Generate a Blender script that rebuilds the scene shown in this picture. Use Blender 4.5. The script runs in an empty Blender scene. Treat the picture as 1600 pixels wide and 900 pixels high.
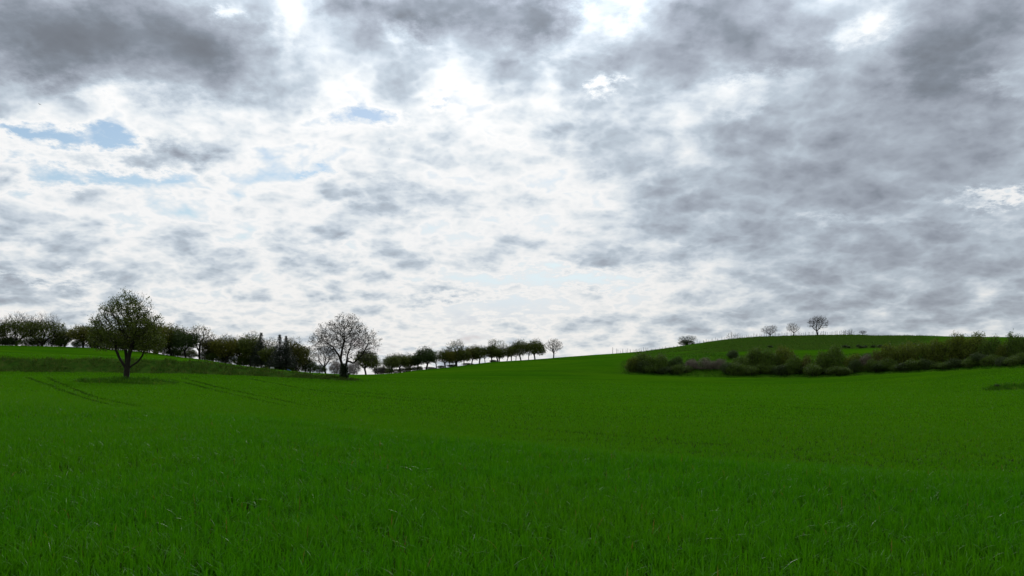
import bpy, math, random
import numpy as np

# ------------------------------------------------------------------ camera, sky, sun, exposure
F = 1386.0            # focal length in photograph pixels (photograph is 1600 wide)
HOR = 575.0           # height of the eye-level line in the photograph
EYE = 1.7             # eye height in metres
scene = bpy.context.scene
C = scene.collection

cam_data = bpy.data.cameras.new('camera')
cam = bpy.data.objects.new('camera', cam_data)
C.objects.link(cam)
cam.location = (0, 0, EYE)
cam.rotation_euler = (math.radians(90), 0, 0)
cam_data.sensor_width = 36.0
cam_data.lens = F / 1600.0 * 36.0
cam_data.shift_y = (HOR - 450.0) / 1600.0
cam_data.clip_start = 0.1
cam_data.clip_end = 8000.0
scene.camera = cam

scene.view_settings.view_transform = 'Standard'
scene.view_settings.look = 'None'
scene.view_settings.gamma = 1.0
scene.view_settings.exposure = 0.0
scene.view_settings.use_curve_mapping = False

SUN_AZ, SUN_EL = math.radians(4.0), math.radians(33.0)     # behind the clouds, high ahead
sun_data = bpy.data.lights.new('sun', 'SUN')
sun_data.energy = 1.1
sun_data.angle = math.radians(25.0)
sun_data.color = (1.0, 0.96, 0.9)
sun = bpy.data.objects.new('sun', sun_data)
C.objects.link(sun)
sun.rotation_euler = (math.radians(90) - SUN_EL + math.radians(0), 0, math.pi - SUN_AZ)


class NT:
    """small helper to wire shader nodes"""
    def __init__(s, tree):
        s.t = tree
        s.n = tree.nodes
        s.l = tree.links

    def node(s, kind, **kw):
        n = s.n.new(kind)
        for k, v in kw.items():
            setattr(n, k, v)
        return n

    def put(s, sock, v):
        if isinstance(v, bpy.types.NodeSocket):
            s.l.new(v, sock)
        elif v is not None:
            sock.default_value = v

    def math(s, op, a, b=None, c=None, clamp=False):
        n = s.node('ShaderNodeMath', operation=op, use_clamp=clamp)
        s.put(n.inputs[0], a)
        if b is not None:
            s.put(n.inputs[1], b)
        if c is not None:
            s.put(n.inputs[2], c)
        return n.outputs[0]

    def vec(s, op, a, b=None, c=None):
        n = s.node('ShaderNodeVectorMath', operation=op)
        s.put(n.inputs[0], a)
        if b is not None:
            s.put(n.inputs[1], b)
        if c is not None:
            s.put(n.inputs[2], c)
        return n.outputs['Value'] if op in ('DOT_PRODUCT', 'LENGTH') else n.outputs[0]

    def noise(s, v, scale, detail=6.0, rough=0.55, lac=2.0, dist=0.0, color=False, dims='3D'):
        n = s.node('ShaderNodeTexNoise', noise_dimensions=dims)
        s.put(n.inputs['Vector'], v)
        n.inputs['Scale'].default_value = scale
        n.inputs['Detail'].default_value = detail
        n.inputs['Roughness'].default_value = rough
        n.inputs['Lacunarity'].default_value = lac
        n.inputs['Distortion'].default_value = dist
        return n.outputs['Color'] if color else n.outputs[0]

    def ramp(s, f, stops, interp='LINEAR'):
        n = s.node('ShaderNodeValToRGB')
        n.color_ramp.interpolation = interp
        e = n.color_ramp.elements
        while len(e) > 1:
            e.remove(e[-1])
        e[0].position, e[0].color = stops[0][0], tuple(stops[0][1]) + (1,)
        for p, c in stops[1:]:
            q = e.new(p)
            q.color = tuple(c) + (1,)
        s.put(n.inputs[0], f)
        return n.outputs[0]

    def mix(s, f, a, b, mode='MIX'):
        n = s.node('ShaderNodeMix', data_type='RGBA', blend_type=mode)
        s.put(n.inputs[0], f)
        s.put(n.inputs[6], a)
        s.put(n.inputs[7], b)
        return n.outputs[2]

    def maprange(s, v, a, b, c=0.0, d=1.0, smooth=False):
        n = s.node('ShaderNodeMapRange', interpolation_type='SMOOTHSTEP' if smooth else 'LINEAR')
        for i, q in enumerate((v, a, b, c, d)):
            s.put(n.inputs[i], q)
        return n.outputs[0]


def build_world():
    world = bpy.data.worlds.new('World')
    scene.world = world
    world.use_nodes = True
    world.node_tree.nodes.clear()
    N = NT(world.node_tree)
    tc = N.node('ShaderNodeTexCoord')
    D = tc.outputs['Generated']
    sep = N.node('ShaderNodeSeparateXYZ')
    N.put(sep.inputs[0], D)
    dx, dy, dz = sep.outputs
    zz = N.math('MAXIMUM', dz, 0.0)
    # the cloud deck seen from below: a horizontal layer at constant height
    inv = N.math('DIVIDE', 1.0, N.math('ADD', zz, 0.26))
    P = N.vec('SCALE', D)
    P.node.inputs['Scale'].default_value = 1.0
    N.put(P.node.inputs['Scale'], inv)
    P = N.vec('MULTIPLY', P, (1, 1, 0))
    w1 = N.noise(P, 1.7, 3.0, 0.5, color=True, dims='2D')
    Pw = N.vec('MULTIPLY_ADD', N.vec('SUBTRACT', w1, (.5, .5, .5)), (.35, .35, 0), P)
    inv2 = N.math('DIVIDE', 1.0, N.math('ADD', zz, 0.5))
    P2 = N.vec('SCALE', D)
    N.put(P2.node.inputs['Scale'], inv2)
    P2 = N.vec('MULTIPLY_ADD', N.vec('SUBTRACT', w1, (.5, .5, .5)), (.12, .12, .12), P2)
    n_big = N.noise(Pw, 2.3, 7.0, 0.52, dims='2D')
    n_mid = N.noise(N.vec('MULTIPLY', P2, (1, 1, 1.6)), 11.0, 7.0, 0.52)
    n_fine = N.noise(N.vec('ADD', P2, (1.3, 9.1, 2.0)), 30.0, 6.0, 0.62)
    vor = N.node('ShaderNodeTexVoronoi', feature='SMOOTH_F1', voronoi_dimensions='2D')
    wf = N.noise(P2, 9.0, 4.0, 0.6, color=True)
    pv = N.vec('MULTIPLY_ADD', N.vec('SUBTRACT', wf, (.5, .5, .5)), (.11, .11, .0), P)
    N.put(vor.inputs['Vector'], N.vec('MULTIPLY', pv, (1.0, 1.0, 0)))
    vor.inputs['Scale'].default_value = SKY['vscale']
    vor.inputs['Detail'].default_value = 3.0
    vor.inputs['Roughness'].default_value = 0.55
    vor.inputs['Smoothness'].default_value = 0.35
    puff = N.math('SUBTRACT', SKY['vmid'], vor.outputs['Distance'])
    vor2 = N.node('ShaderNodeTexVoronoi', feature='SMOOTH_F1', voronoi_dimensions='2D')
    inv3 = N.math('DIVIDE', 1.0, N.math('ADD', zz, 0.42))
    P3 = N.vec('SCALE', D)
    N.put(P3.node.inputs['Scale'], inv3)
    ps = N.vec('MULTIPLY_ADD', N.vec('SUBTRACT', wf, (.5, .5, .5)), (.05, .05, 0), P3)
    N.put(vor2.inputs['Vector'], ps)
    vor2.inputs['Scale'].default_value = 12.5
    vor2.inputs['Detail'].default_value = 3.0
    vor2.inputs['Roughness'].default_value = 0.6
    vor2.inputs['Smoothness'].default_value = 0.12
    puff = N.math('MULTIPLY_ADD', N.math('SUBTRACT', 0.72, vor2.outputs['Distance']), SKY['puff2'], puff)
    # compass bearing / elevation of the direction, ragged by noise, for the individual cloud masses
    az = N.math('ARCTAN2', dx, dy)
    hyp = N.math('SQRT', N.math('ADD', N.math('MULTIPLY', dx, dx), N.math('MULTIPLY', dy, dy)))
    el = N.math('ARCTAN2', dz, hyp)
    cmb = N.node('ShaderNodeCombineXYZ')
    N.put(cmb.inputs[0], az)
    N.put(cmb.inputs[1], el)
    AE = cmb.outputs[0]
    rag = N.vec('SUBTRACT', N.noise(P, 6.0, 7.0, 0.70, color=True, dims='2D'), (.5, .5, .5))
    AE = N.vec('MULTIPLY_ADD', rag, (.11, .06, 0), AE)

    def blob(acc, x, y, sx, sy, amp):
        a = math.atan((x - 800) / F)
        e = math.atan((HOR - y) / F * math.cos(a))
        q = N.vec('SUBTRACT', AE, (a, e, 0))
        q = N.vec('MULTIPLY', q, (F / sx, F / sy, 0))
        d2 = N.vec('DOT_PRODUCT', q, q)
        g = N.math('POWER', 0.45, d2)
        return N.math('MULTIPLY_ADD', g, amp, acc)

    # the layer is smoother where it is thick
    soft = 1.0
    for b in SKY['soft']:
        soft = blob(soft, *b)
    V = N.math('MULTIPLY', N.math('SUBTRACT', n_big, 0.5), SKY['big'])
    V = N.math('MULTIPLY_ADD', N.math('SUBTRACT', n_mid, 0.5), SKY['mid'], V)
    V = N.math('MULTIPLY_ADD', N.math('SUBTRACT', n_fine, 0.5), SKY['fine'], V)
    V = N.math('MULTIPLY_ADD', puff, SKY['puff'], V)
    T = N.math('MULTIPLY_ADD', V, soft, SKY['base'])
    for b in CLOUD_MASSES:
        T = blob(T, *b)
    cloud = N.ramp(N.maprange(T, -0.4, 1.3), [((t + 0.4) / 1.7, c) for t, c in SKY['ramp']], 'LINEAR')
    alpha = N.maprange(T, SKY['a0'], SKY['a1'], smooth=True)
    # cloud glow round the hidden sun, strengthened out of view to light the grass
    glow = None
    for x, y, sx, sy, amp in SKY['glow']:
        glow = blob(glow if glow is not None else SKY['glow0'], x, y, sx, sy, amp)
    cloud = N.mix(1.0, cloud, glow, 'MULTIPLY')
    # warm, pale tint low over the land
    low = N.maprange(el, 0.0, 0.16, 1.0, 0.0, smooth=True)
    cloud = N.mix(N.math('MULTIPLY', low, 1.0), cloud, N.mix(1.0, cloud, SKY['warm'] + (1,), 'MULTIPLY'))
    sky = N.node('ShaderNodeTexSky', sky_type='NISHITA', sun_disc=False)
    sky.sun_elevation = SUN_EL
    sky.sun_rotation = SUN_AZ
    sky.air_density = 1.3
    sky.dust_density = 0.3
    skyc = N.mix(1.0, sky.outputs[0], N.mix(low, SKY['bluetint'] + (1,), SKY['lowtint'] + (1,)), 'MULTIPLY')
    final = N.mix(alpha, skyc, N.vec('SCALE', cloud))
    sc = final.node.inputs[7].links[0].from_node
    sc.inputs['Scale'].default_value = 10.0
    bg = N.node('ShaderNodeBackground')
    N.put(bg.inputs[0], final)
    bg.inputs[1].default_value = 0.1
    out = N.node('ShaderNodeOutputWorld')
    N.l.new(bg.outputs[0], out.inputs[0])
    world.cycles.sampling_method = 'MANUAL'
    world.cycles.sample_map_resolution = 512


# cloud thickness: 0 = clear, 0.2 = thin and bright, 1 = thick and dark
SKY = dict(
    base=0.395, big=0.42, mid=0.26, fine=0.28, puff=0.46, puff2=0.62, vscale=5.0, vmid=0.74,
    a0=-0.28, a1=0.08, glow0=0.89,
    ramp=[(-.4, (.85, .90, .95)), (0.0, (.88, .92, .95)), (.10, (1.0, 1.0, 1.0)), (.19, (.925, .945, .96)), (.30, (.785, .84, .885)),
          (.41, (.64, .71, .785)), (.51, (.52, .595, .675)), (.66, (.415, .466, .538)), (.84, (.316, .352, .415)), (.98, (.232, .265, .314)), (1.12, (.190, .213, .250)), (1.3, (.165, .182, .212))],
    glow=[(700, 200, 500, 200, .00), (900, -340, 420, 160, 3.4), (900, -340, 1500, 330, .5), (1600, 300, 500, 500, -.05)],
    soft=[(1420, 290, 420, 250, -.40), (140, 50, 240, 75, -.55), (720, 10, 170, 40, -.35), (1130, 15, 130, 60, -.30), (1500, 60, 130, 80, -.10)],
    warm=(1.0, 0.98, 0.95), bluetint=(0.80, 0.83, 0.90), lowtint=(0.40, 0.47, 0.90),
)
CLOUD_MASSES = [
    # thick grey masses
    (150, 55, 215, 68, .80), (20, 95, 80, 50, .20), (330, 100, 50, 40, .18),
    (720, 10, 170, 42, .62), (840, 40, 60, 45, .40), (610, 5, 90, 25, .25),
    (1120, 15, 115, 55, .66), (1180, 90, 110, 40, .18), (1500, 45, 130, 75, .46), (1480, 130, 70, 50, .28),
    (1220, 100, 45, 12, .20), (254, 248, 52, 26, .62), (960, 85, 55, 40, .22), (925, 195, 60, 40, .22),
    (985, 130, 40, 30, .12), (1290, 240, 260, 110, .25), (1480, 250, 200, 90, .16), (1480, 400, 260, 70, .15), (1180, 330, 170, 60, .14),
    (1400, 470, 330, 55, .20), (1080, 250, 120, 60, .10), (565, 300, 75, 20, .20), (650, 318, 38, 16, .16), (500, 385, 20, 28, .14),
    (700, 455, 50, 20, .30), (600, 452, 90, 16, .12), (50, 390, 100, 30, .12), (25, 455, 60, 32, .26),
    (105, 470, 28, 22, .22), (330, 415, 200, 36, .13), (1540, 365, 90, 20, .08), (700, 85, 90, 30, .12),
    # thin bright places
    (455, 30, 55, 24, -.24), (500, 75, 70, 26, -.08), (640, 62, 34, 15, -.30), (360, 18, 16, 12, -.35),
    (935, 22, 40, 45, -.36), (870, 95, 60, 34, -.16), (1325, 48, 46, 17, -.34), (1155, 165, 34, 16, -.22),
    (1150, 130, 60, 14, -.18), (700, 190, 230, 80, -.05), (300, 180, 200, 60, -.08), (90, 150, 110, 22, -.22), (850, 290, 90, 120, -.08),
    (1570, 130, 30, 10, -.22), (1380, 345, 160, 12, -.14), (1290, 345, 20, 10, -.12), (600, 490, 250, 22, -.08),
    (1050, 455, 130, 16, -.12), (800, 530, 300, 14, -.12), (250, 480, 120, 12, -.14),
    # gaps with blue sky
    (140, 212, 55, 13, -.44), (20, 208, 60, 9, -.40), (140, 276, 110, 15, -.52), (568, 183, 50, 11, -.44),
    (470, 330, 480, 170, -.11), (760, 130, 220, 50, .09), (900, 30, 60, 60, .08),
    (690, 163, 18, 7, -.32), (940, 135, 14, 9, -.55), (495, 268, 14, 6, -.3), (860, 434, 140, 14, -.46),
    (785, 482, 100, 17, -.50), (1560, 308, 60, 8, -.55), (960, 440, 70, 9, -.2), (650, 545, 90, 12, -.20),
    (60, 436, 90, 6, -.22),
]
build_world()

# ------------------------------------------------------------------ numeric helpers
def hash2(ix, iy, seed):
    h = (ix.astype(np.int64) * 374761393 + iy.astype(np.int64) * 668265263 + seed * 982451653) & 0xFFFFFFFF
    h = ((h ^ (h >> 13)) * 1274126177) & 0xFFFFFFFF
    h = h ^ (h >> 16)
    return (h & 0xFFFFFF).astype(np.float64) / 0xFFFFFF


def vnoise(x, y, seed=0):
    """value noise in 0..1"""
    x = np.asarray(x, float)
    y = np.asarray(y, float)
    ix, iy = np.floor(x), np.floor(y)
    fx, fy = x - ix, y - iy
    fx, fy = fx * fx * (3 - 2 * fx), fy * fy * (3 - 2 * fy)
    ix, iy = ix.astype(np.int64), iy.astype(np.int64)
    a, b = hash2(ix, iy, seed), hash2(ix + 1, iy, seed)
    c, d = hash2(ix, iy + 1, seed), hash2(ix + 1, iy + 1, seed)
    return (a * (1 - fx) + b * fx) * (1 - fy) + (c * (1 - fx) + d * fx) * fy


def fbm(x, y, octs=4, seed=0):
    s, a, t = 0.0, 1.0, 0.0
    for o in range(octs):
        s = s + a * vnoise(x * 2 ** o, y * 2 ** o, seed + o)
        t += a
        a *= 0.5
    return s / t


def sstep(a, b, v):
    t = np.clip((v - a) / (b - a), 0, 1)
    return t * t * (3 - 2 * t)


# ------------------------------------------------------------------ lie of the land
# The field is described along lines of sight fanned out from the standing point:
# for each bearing (x of the photograph) the depth Y of a feature and its apparent height y.
def tab(xs, vals):
    return lambda x: np.interp(x, xs, vals)


XS = np.arange(-1400, 3001, 4.0)
KN = []          # (depth table, apparent height table)
KN.append((tab([0, 400, 800, 1200, 1600], [36, 27, 17.5, 13.3, 11.8]), tab([0, 400, 800, 1200, 1600], [640, 662, 710, 753, 775])))
KN.append((tab([0, 400, 800, 1200, 1600], [55, 45, 30, 25, 24]), tab([0, 400, 800, 1200, 1600], [618, 650, 716, 756, 784])))
KN.append((tab([0, 400, 800, 1200, 1600], [80, 70, 48, 42, 40]), tab([0, 400, 800, 1200, 1600], [600, 622, 681, 703, 713])))
KN.append((tab([0, 400, 800, 1200, 1600], [97, 95, 85, 80, 75]), tab([0, 400, 800, 1200, 1600], [590, 602, 624, 633, 636])))
BASE_X = [0, 280, 400, 480, 540, 600, 700, 800, 900, 980, 1090, 1200, 1280, 1400, 1500, 1600]
base_Y = tab(BASE_X, [112, 114, 116, 118, 120, 132, 150, 160, 164, 168, 165, 160, 155, 148, 140, 130])
base_y = tab(BASE_X, [581.5, 584, 588, 592, 595.5, 594, 590, 586, 584.5, 584.5, 589, 590, 590, 584, 578.6, 574.6])
KN.append((base_Y, base_y))
TOP_X = [0, 150, 320, 360, 440, 500, 560, 620, 700, 800, 900, 970, 1000, 1130, 1280, 1400, 1500, 1600]
top_Y = tab(TOP_X, [116, 117, 119, 120, 121, 123, 127, 145, 170, 178, 184, 186, 184, 180, 174, 168, 162, 154])
top_y = tab(TOP_X, [560, 560, 565.5, 572, 579.5, 586.5, 592.5, 591, 585, 577, 571, 566, 562, 557, 557, 552, 545, 545])
KN.append((top_Y, top_y))
KN.append((tab([0, 280, 480, 560, 700, 800, 900, 980, 1200, 1280, 1400, 1500, 1600], [150, 155, 165, 172, 205, 210, 240, 255, 255, 250, 240, 225, 215]),
           tab([0, 280, 400, 480, 560, 700, 800, 900, 980, 1060, 1130, 1200, 1280, 1400, 1500, 1600], [549, 562, 575, 582, 587.5, 579.5, 570.5, 563, 557, 550, 544, 541, 539, 540, 538, 536])))
sky_Y = tab([0, 480, 560, 620, 850, 900, 1060, 1280, 1350, 1500, 1600], [186, 192, 205, 236, 250, 285, 315, 338, 340, 320, 305])
sky_y = tab([0, 100, 150, 230, 280, 320, 355, 400, 440, 480, 530, 560, 590, 620, 650, 700, 765, 830, 865, 920, 957, 1010, 1060, 1090, 1130, 1180, 1240, 1290, 1350, 1358, 1400, 1480, 1600],
            [540.3, 542, 544, 550.5, 558, 562, 568, 574, 578.5, 582, 584.5, 585.5, 585, 583, 578.5, 574, 566, 562, 559, 555, 552.5, 549, 542, 538, 533, 527.5, 525.6, 524.6, 524.2, 526, 527, 527.6, 528.2])
KN.append((sky_Y, sky_y))

YS = np.concatenate([[0.0, 2.0], np.geomspace(4, 90, 110), np.arange(90.3, 215, 0.35), np.arange(215, 370, 0.8), np.geomspace(372, 4000, 40)])


def smooth_x(v, w):
    k = np.hanning(2 * w + 3)
    k /= k.sum()
    p = np.pad(v, (w + 1, w + 1), mode='edge')
    return np.convolve(p, k, 'valid')


def land_table():
    cols = []
    Yk = [np.full_like(XS, -20.0), np.full_like(XS, 4.0)]
    Zk = [np.full_like(XS, 0.0), np.full_like(XS, 0.0)]
    for i, (fy, fh) in enumerate(KN):
        w = {0: 40, 1: 40, 2: 40, 3: 30, 4: 6, 5: 5, 6: 8, 7: 1}[i]
        Yd = smooth_x(fy(XS), max(w, 6))
        yh = smooth_x(fh(XS), w)
        Yk.append(Yd)
        Zk.append(EYE + Yd * (HOR - yh) / F)
    ylast, zlast, hlast = Yk[-1], Zk[-1], (EYE - Zk[-1]) / Yk[-1]
    Yk.append(ylast + 14)
    Zk.append(zlast - 0.9)
    Yk.append(ylast + 60)
    Zk.append(np.minimum(zlast - 5, EYE - (hlast + 0.006) * (ylast + 60)))
    Yk.append(np.full_like(XS, 900.0))
    Zk.append(np.full_like(XS, -32.0))
    Yk.append(np.full_like(XS, 4500.0))
    Zk.append(np.full_like(XS, -190.0))
    Yk, Zk = np.array(Yk), np.array(Zk)              # knots x columns
    # monotone-ish cubic through the knots (limited slopes)
    h = np.diff(Yk, axis=0)
    d = np.diff(Zk, axis=0) / h
    m = np.zeros_like(Zk)
    m[0], m[-1] = d[0], d[-1]
    w1, w2 = 2 * h[1:] + h[:-1], h[1:] + 2 * h[:-1]
    same = d[:-1] * d[1:] > 0
    with np.errstate(divide='ignore', invalid='ignore'):
        hm = (w1 + w2) / (w1 / d[:-1] + w2 / d[1:])
    m[1:-1] = np.where(same, hm, 0.0)
    out = np.zeros((len(XS), len(YS)))
    for c in range(len(XS)):
        k = np.clip(np.searchsorted(Yk[:, c], YS, side='right') - 1, 0, len(Yk) - 2)
        hh = h[k, c]
        t = (YS - Yk[k, c]) / hh
        out[c] = ((2 * t**3 - 3 * t**2 + 1) * Zk[k, c] + (t**3 - 2 * t**2 + t) * hh * m[k, c]
                  + (-2 * t**3 + 3 * t**2) * Zk[k + 1, c] + (t**3 - t**2) * hh * m[k + 1, c])
    # terraces cut in the right-hand hillside
    X2, Y2 = np.meshgrid(XS, YS, indexing='ij')
    wander = 6 * (fbm(X2 / 90.0, Y2 * 0 + 3.3, 3, 41) - .5)
    t = (Y2 + wander - 190) / 58.0
    fr = t - np.floor(t)
    mask = sstep(1020, 1150, X2) * (1 - 0.85 * sstep(1400, 1520, X2)) * sstep(190, 200, Y2) * (1 - sstep(318, 334, Y2))
    out += mask * (sstep(0.50, 0.97, fr) - fr + 0.12) * 3.2
    return out


LAND = land_table()


def bearing(X, Y):
    """column (x in the photograph) and depth of a ground point, for every direction round the standing point"""
    phi = np.arctan2(X, Y)
    r = np.hypot(X, Y)
    lim = math.radians(56)
    pc = np.clip(phi, -lim, lim)
    return 800 + F * np.tan(pc), r * np.cos(pc), sstep(math.radians(60), math.radians(130), np.abs(phi))


HUM, STUB = (0, -500.0), (0, -500.0)     # set below, once the slope is known


def terrace_face(px, dep):
    wander = 6 * (fbm(px / 90.0, px * 0 + 3.3, 3, 41) - .5)
    fr = (dep + wander - 190) / 58.0
    fr = fr - np.floor(fr)
    return sstep(.46, .54, fr) * (1 - sstep(.94, 1.0, fr)) * sstep(1020, 1150, px) * (1 - sstep(1420, 1500, px)) * sstep(186, 196, dep) * (1 - sstep(322, 332, dep))


def rough_mask(X, Y):
    """0 = sown crop, 1 = rough old grass (banks, hummock, hedge foot)"""
    px, dep, back = bearing(X, Y)
    wob = 1.2 * (fbm(X * .25, Y * .25, 3, 5) - .5)
    by, ty = base_Y(px), top_Y(px)
    m = sstep(-.3, .5, dep - by + wob) * (1 - sstep(-.6, .6, dep - ty + wob))
    left = 1 - sstep(545, 575, px)
    right = sstep(955, 990, px)
    out = m * left
    hill = sstep(-.3, .8, dep - by + wob) * right * (1 - sstep(-2, 6, dep - ty))
    out = np.maximum(out, hill)
    ter = terrace_face(px, dep)
    out = np.maximum(out, 1.0 * ter)
    slope = sstep(960, 1010, px) * (1 - sstep(1180, 1260, px)) * sstep(-2, 4, dep - ty) * (1 - sstep(300, 318, dep))
    out = np.maximum(out, 0.6 * slope * sstep(.42, .6, fbm(X * .06, Y * .035, 3, 15)))
    # hummock round the lone tree, old headland stub on the right
    d = np.hypot((X - HUM[0]) / 6.2, (Y - HUM[1]) / 3.4)
    out = np.maximum(out, (1 - sstep(.72, 1.0, d + .25 * (fbm(X * .8, Y * .8, 2, 9) - .5))))
    d = np.hypot((X - STUB[0]) / 4.8, (Y - STUB[1]) / 1.6)
    out = np.maximum(out, 1.0 * (1 - sstep(.75, 1.0, d)))
    return out * (1 - back)


def lush_mask(X, Y):
    """rough grass that is green rather than olive"""
    px, dep, back = bearing(X, Y)
    m = sstep(900, 1000, px) * (1 - .55 * sstep(185, 200, dep))
    m = m * (1 - .8 * terrace_face(px, dep))
    return np.maximum(m, 1 - sstep(.9, 1.6, np.hypot((X - HUM[0]) / 6.2, (Y - HUM[1]) / 3.4)))


def height(X, Y, micro=True):
    X, Y = np.asarray(X, float), np.asarray(Y, float)
    px, dep, back = bearing(X, Y)
    cx = np.clip((px - XS[0]) / 4.0, 0, len(XS) - 1.001)
    ci = cx.astype(int)
    ct = cx - ci
    cy = np.interp(dep, YS, np.arange(len(YS)))
    yi = np.clip(cy.astype(int), 0, len(YS) - 2)
    yt = cy - yi
    z = (LAND[ci, yi] * (1 - ct) + LAND[ci + 1, yi] * ct) * (1 - yt) + (LAND[ci, yi + 1] * (1 - ct) + LAND[ci + 1, yi + 1] * ct) * yt
    r = np.hypot(X, Y)
    z = z * (1 - back) + back * (-0.00004 * r * r * np.clip(400 / (r + 1), 0, 1) - 0.01 * r)
    # hummock and stub
    d = np.hypot((X - HUM[0]) / 6.0, (Y - HUM[1]) / 3.4)
    z = z + 0.34 * (1 - sstep(.35, 1.0, d))
    d = np.hypot((X - STUB[0]) / 4.6, (Y - STUB[1]) / 1.5)
    z = z + 0.42 * (1 - sstep(.4, 1.0, d)) * (.7 + .6 * fbm(X * .8, Y * .8, 2, 71))
    if micro:
        z = z + 0.05 * (fbm(X * .35, Y * .35, 3, 2) - .5)
        far = sstep(30, 90, dep)
        z = z + far * 0.16 * (fbm(X * .05, Y * .11, 3, 12) - .5)
        z = z + rough_mask(X, Y) * 0.45 * (fbm(X * 1.1, Y * 1.1, 3, 33) - .5) * sstep(-1, 1, 330 - dep)
    return z


def at(x, Y, sink=0.03):
    """ground point under photograph column x at depth Y"""
    X = Y * (x - 800) / F
    return X, Y, float(height(np.array([X]), np.array([Y]))[0]) - sink


def hit(x, y, y0=6.0, y1=330.0):
    """where the line of sight through (x, y) meets the ground"""
    Y = np.geomspace(y0, y1, 1600)
    X = Y * (x - 800) / F
    yy = HOR - (height(X, Y, False) - EYE) / Y * F
    k = np.nonzero(yy <= y)[0]
    i = k[0] if len(k) else len(Y) - 1
    return float(X[i]), float(Y[i])


HUM, STUB = hit(190, 599), hit(1592, 608)
HUM = (HUM[0], 93.0)
STUB = (STUB[0] + .4, STUB[1] + .6)

# tramlines: pairs of wheel tracks, worn into the crop
TRACKS = []
for line in ([(42, 590), (75, 601), (125, 621), (205, 640)], [(72, 589), (105, 604), (150, 622), (222, 638)],
             [(262, 592), (310, 603), (370, 618), (450, 636), (520, 646)], [(286, 591), (340, 605), (410, 620), (478, 634), (560, 645)],
             [(395, 586.5 + 6), (480, 608), (560, 618), (650, 628)], [(560, 612), (640, 622), (760, 634)],
             [(420, 656), (520, 668), (600, 682), (720, 694)], [(400, 664), (500, 674), (580, 686)],
             [(760, 668), (860, 674), (960, 682), (1060, 690)], [(900, 688), (1000, 692), (1130, 697)],
             [(1290, 633), (1325, 632), (1345, 631.5)], [(1480, 612), (1560, 606)], [(880, 612), (980, 614), (1120, 618), (1260, 617)],
             [(1050, 628), (1180, 633), (1290, 640)]):
    pts = [hit(x, y) for x, y in line]
    TRACKS.append(pts)


def track_mask(X, Y):
    out = np.zeros_like(X)
    for pts in TRACKS:
        for (ax, ay), (bx, by) in zip(pts[:-1], pts[1:]):
            dx, dy = bx - ax, by - ay
            L2 = dx * dx + dy * dy + 1e-9
            t = np.clip(((X - ax) * dx + (Y - ay) * dy) / L2, 0, 1)
            d = np.hypot(X - ax - t * dx, Y - ay - t * dy)
            out = np.maximum(out, 1 - sstep(.18, .48, d))
    return out * np.where(Y > 20, 1, 0) * (.6 + .5 * fbm(X * .1, Y * .1, 2, 88))


# ------------------------------------------------------------------ object helpers
def new_mesh(name, verts, faces_quads=None, faces_tris=None, material=None, parent=None, attrs=None, smooth=False, loose=None):
    """one mesh object from numpy arrays"""
    me = bpy.data.meshes.new(name)
    v = np.asarray(verts, np.float32).reshape(-1, 3)
    me.vertices.add(len(v))
    me.vertices.foreach_set('co', v.ravel())
    fl, starts, tot, n = [], [], [], 0
    for f, k in ((faces_quads, 4), (faces_tris, 3)):
        if f is not None and len(f):
            f = np.asarray(f, np.int32).reshape(-1, k)
            fl.append(f.ravel())
            starts.append(n + np.arange(len(f), dtype=np.int32) * k)
            n += f.size
    if fl:
        fl = np.concatenate(fl)
        starts = np.concatenate(starts)
        me.loops.add(len(fl))
        me.loops.foreach_set('vertex_index', fl)
        me.polygons.add(len(starts))
        me.polygons.foreach_set('loop_start', starts)
    if attrs:
        for k, (dom, val) in attrs.items():
            a = me.attributes.new(k, 'FLOAT', dom)
            a.data.foreach_set('value', np.asarray(val, np.float32))
    me.update(calc_edges=True)
    if smooth:
        me.polygons.foreach_set('use_smooth', np.ones(len(me.polygons), bool))
    if material:
        me.materials.append(material)
    o = bpy.data.objects.new(name, me)
    C.objects.link(o)
    if parent is not None:
        o.parent = parent
    return o


def tag(o, label=None, cat=None, group=None, kind=None):
    if label:
        o['label'] = label
    if cat:
        o['category'] = cat
    if group:
        o['group'] = group
    if kind:
        o['kind'] = kind
    return o


def thing(name, loc, label, cat, group=None, rz=0.0):
    o = bpy.data.objects.new(name, None)
    C.objects.link(o)
    o.empty_display_size = 0.2
    o.location = loc
    o.rotation_euler = (0, 0, rz)
    return tag(o, label, cat, group)


def material(name):
    m = bpy.data.materials.new(name)
    m.use_nodes = True
    m.node_tree.nodes.clear()
    N = NT(m.node_tree)
    out = N.node('ShaderNodeOutputMaterial')
    return m, N, out


def attr(N, name):
    return N.node('ShaderNodeAttribute', attribute_name=name).outputs['Fac']


def leaf_shader(N, out, col, rough=0.5, spec=0.4, trans=0.35, tcol=None, sheen=None):
    b = N.node('ShaderNodeBsdfPrincipled')
    N.put(b.inputs['Base Color'], col)
    b.inputs['Roughness'].default_value = rough
    N.put(b.inputs['Specular IOR Level'], spec)
    t = N.node('ShaderNodeBsdfTranslucent')
    N.put(t.inputs[0], tcol if tcol is not None else col)
    mx = N.node('ShaderNodeMixShader')
    mx.inputs[0].default_value = trans
    N.l.new(b.outputs[0], mx.inputs[1])
    N.l.new(t.outputs[0], mx.inputs[2])
    N.l.new(mx.outputs[0], out.inputs[0])
    return b


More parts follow.
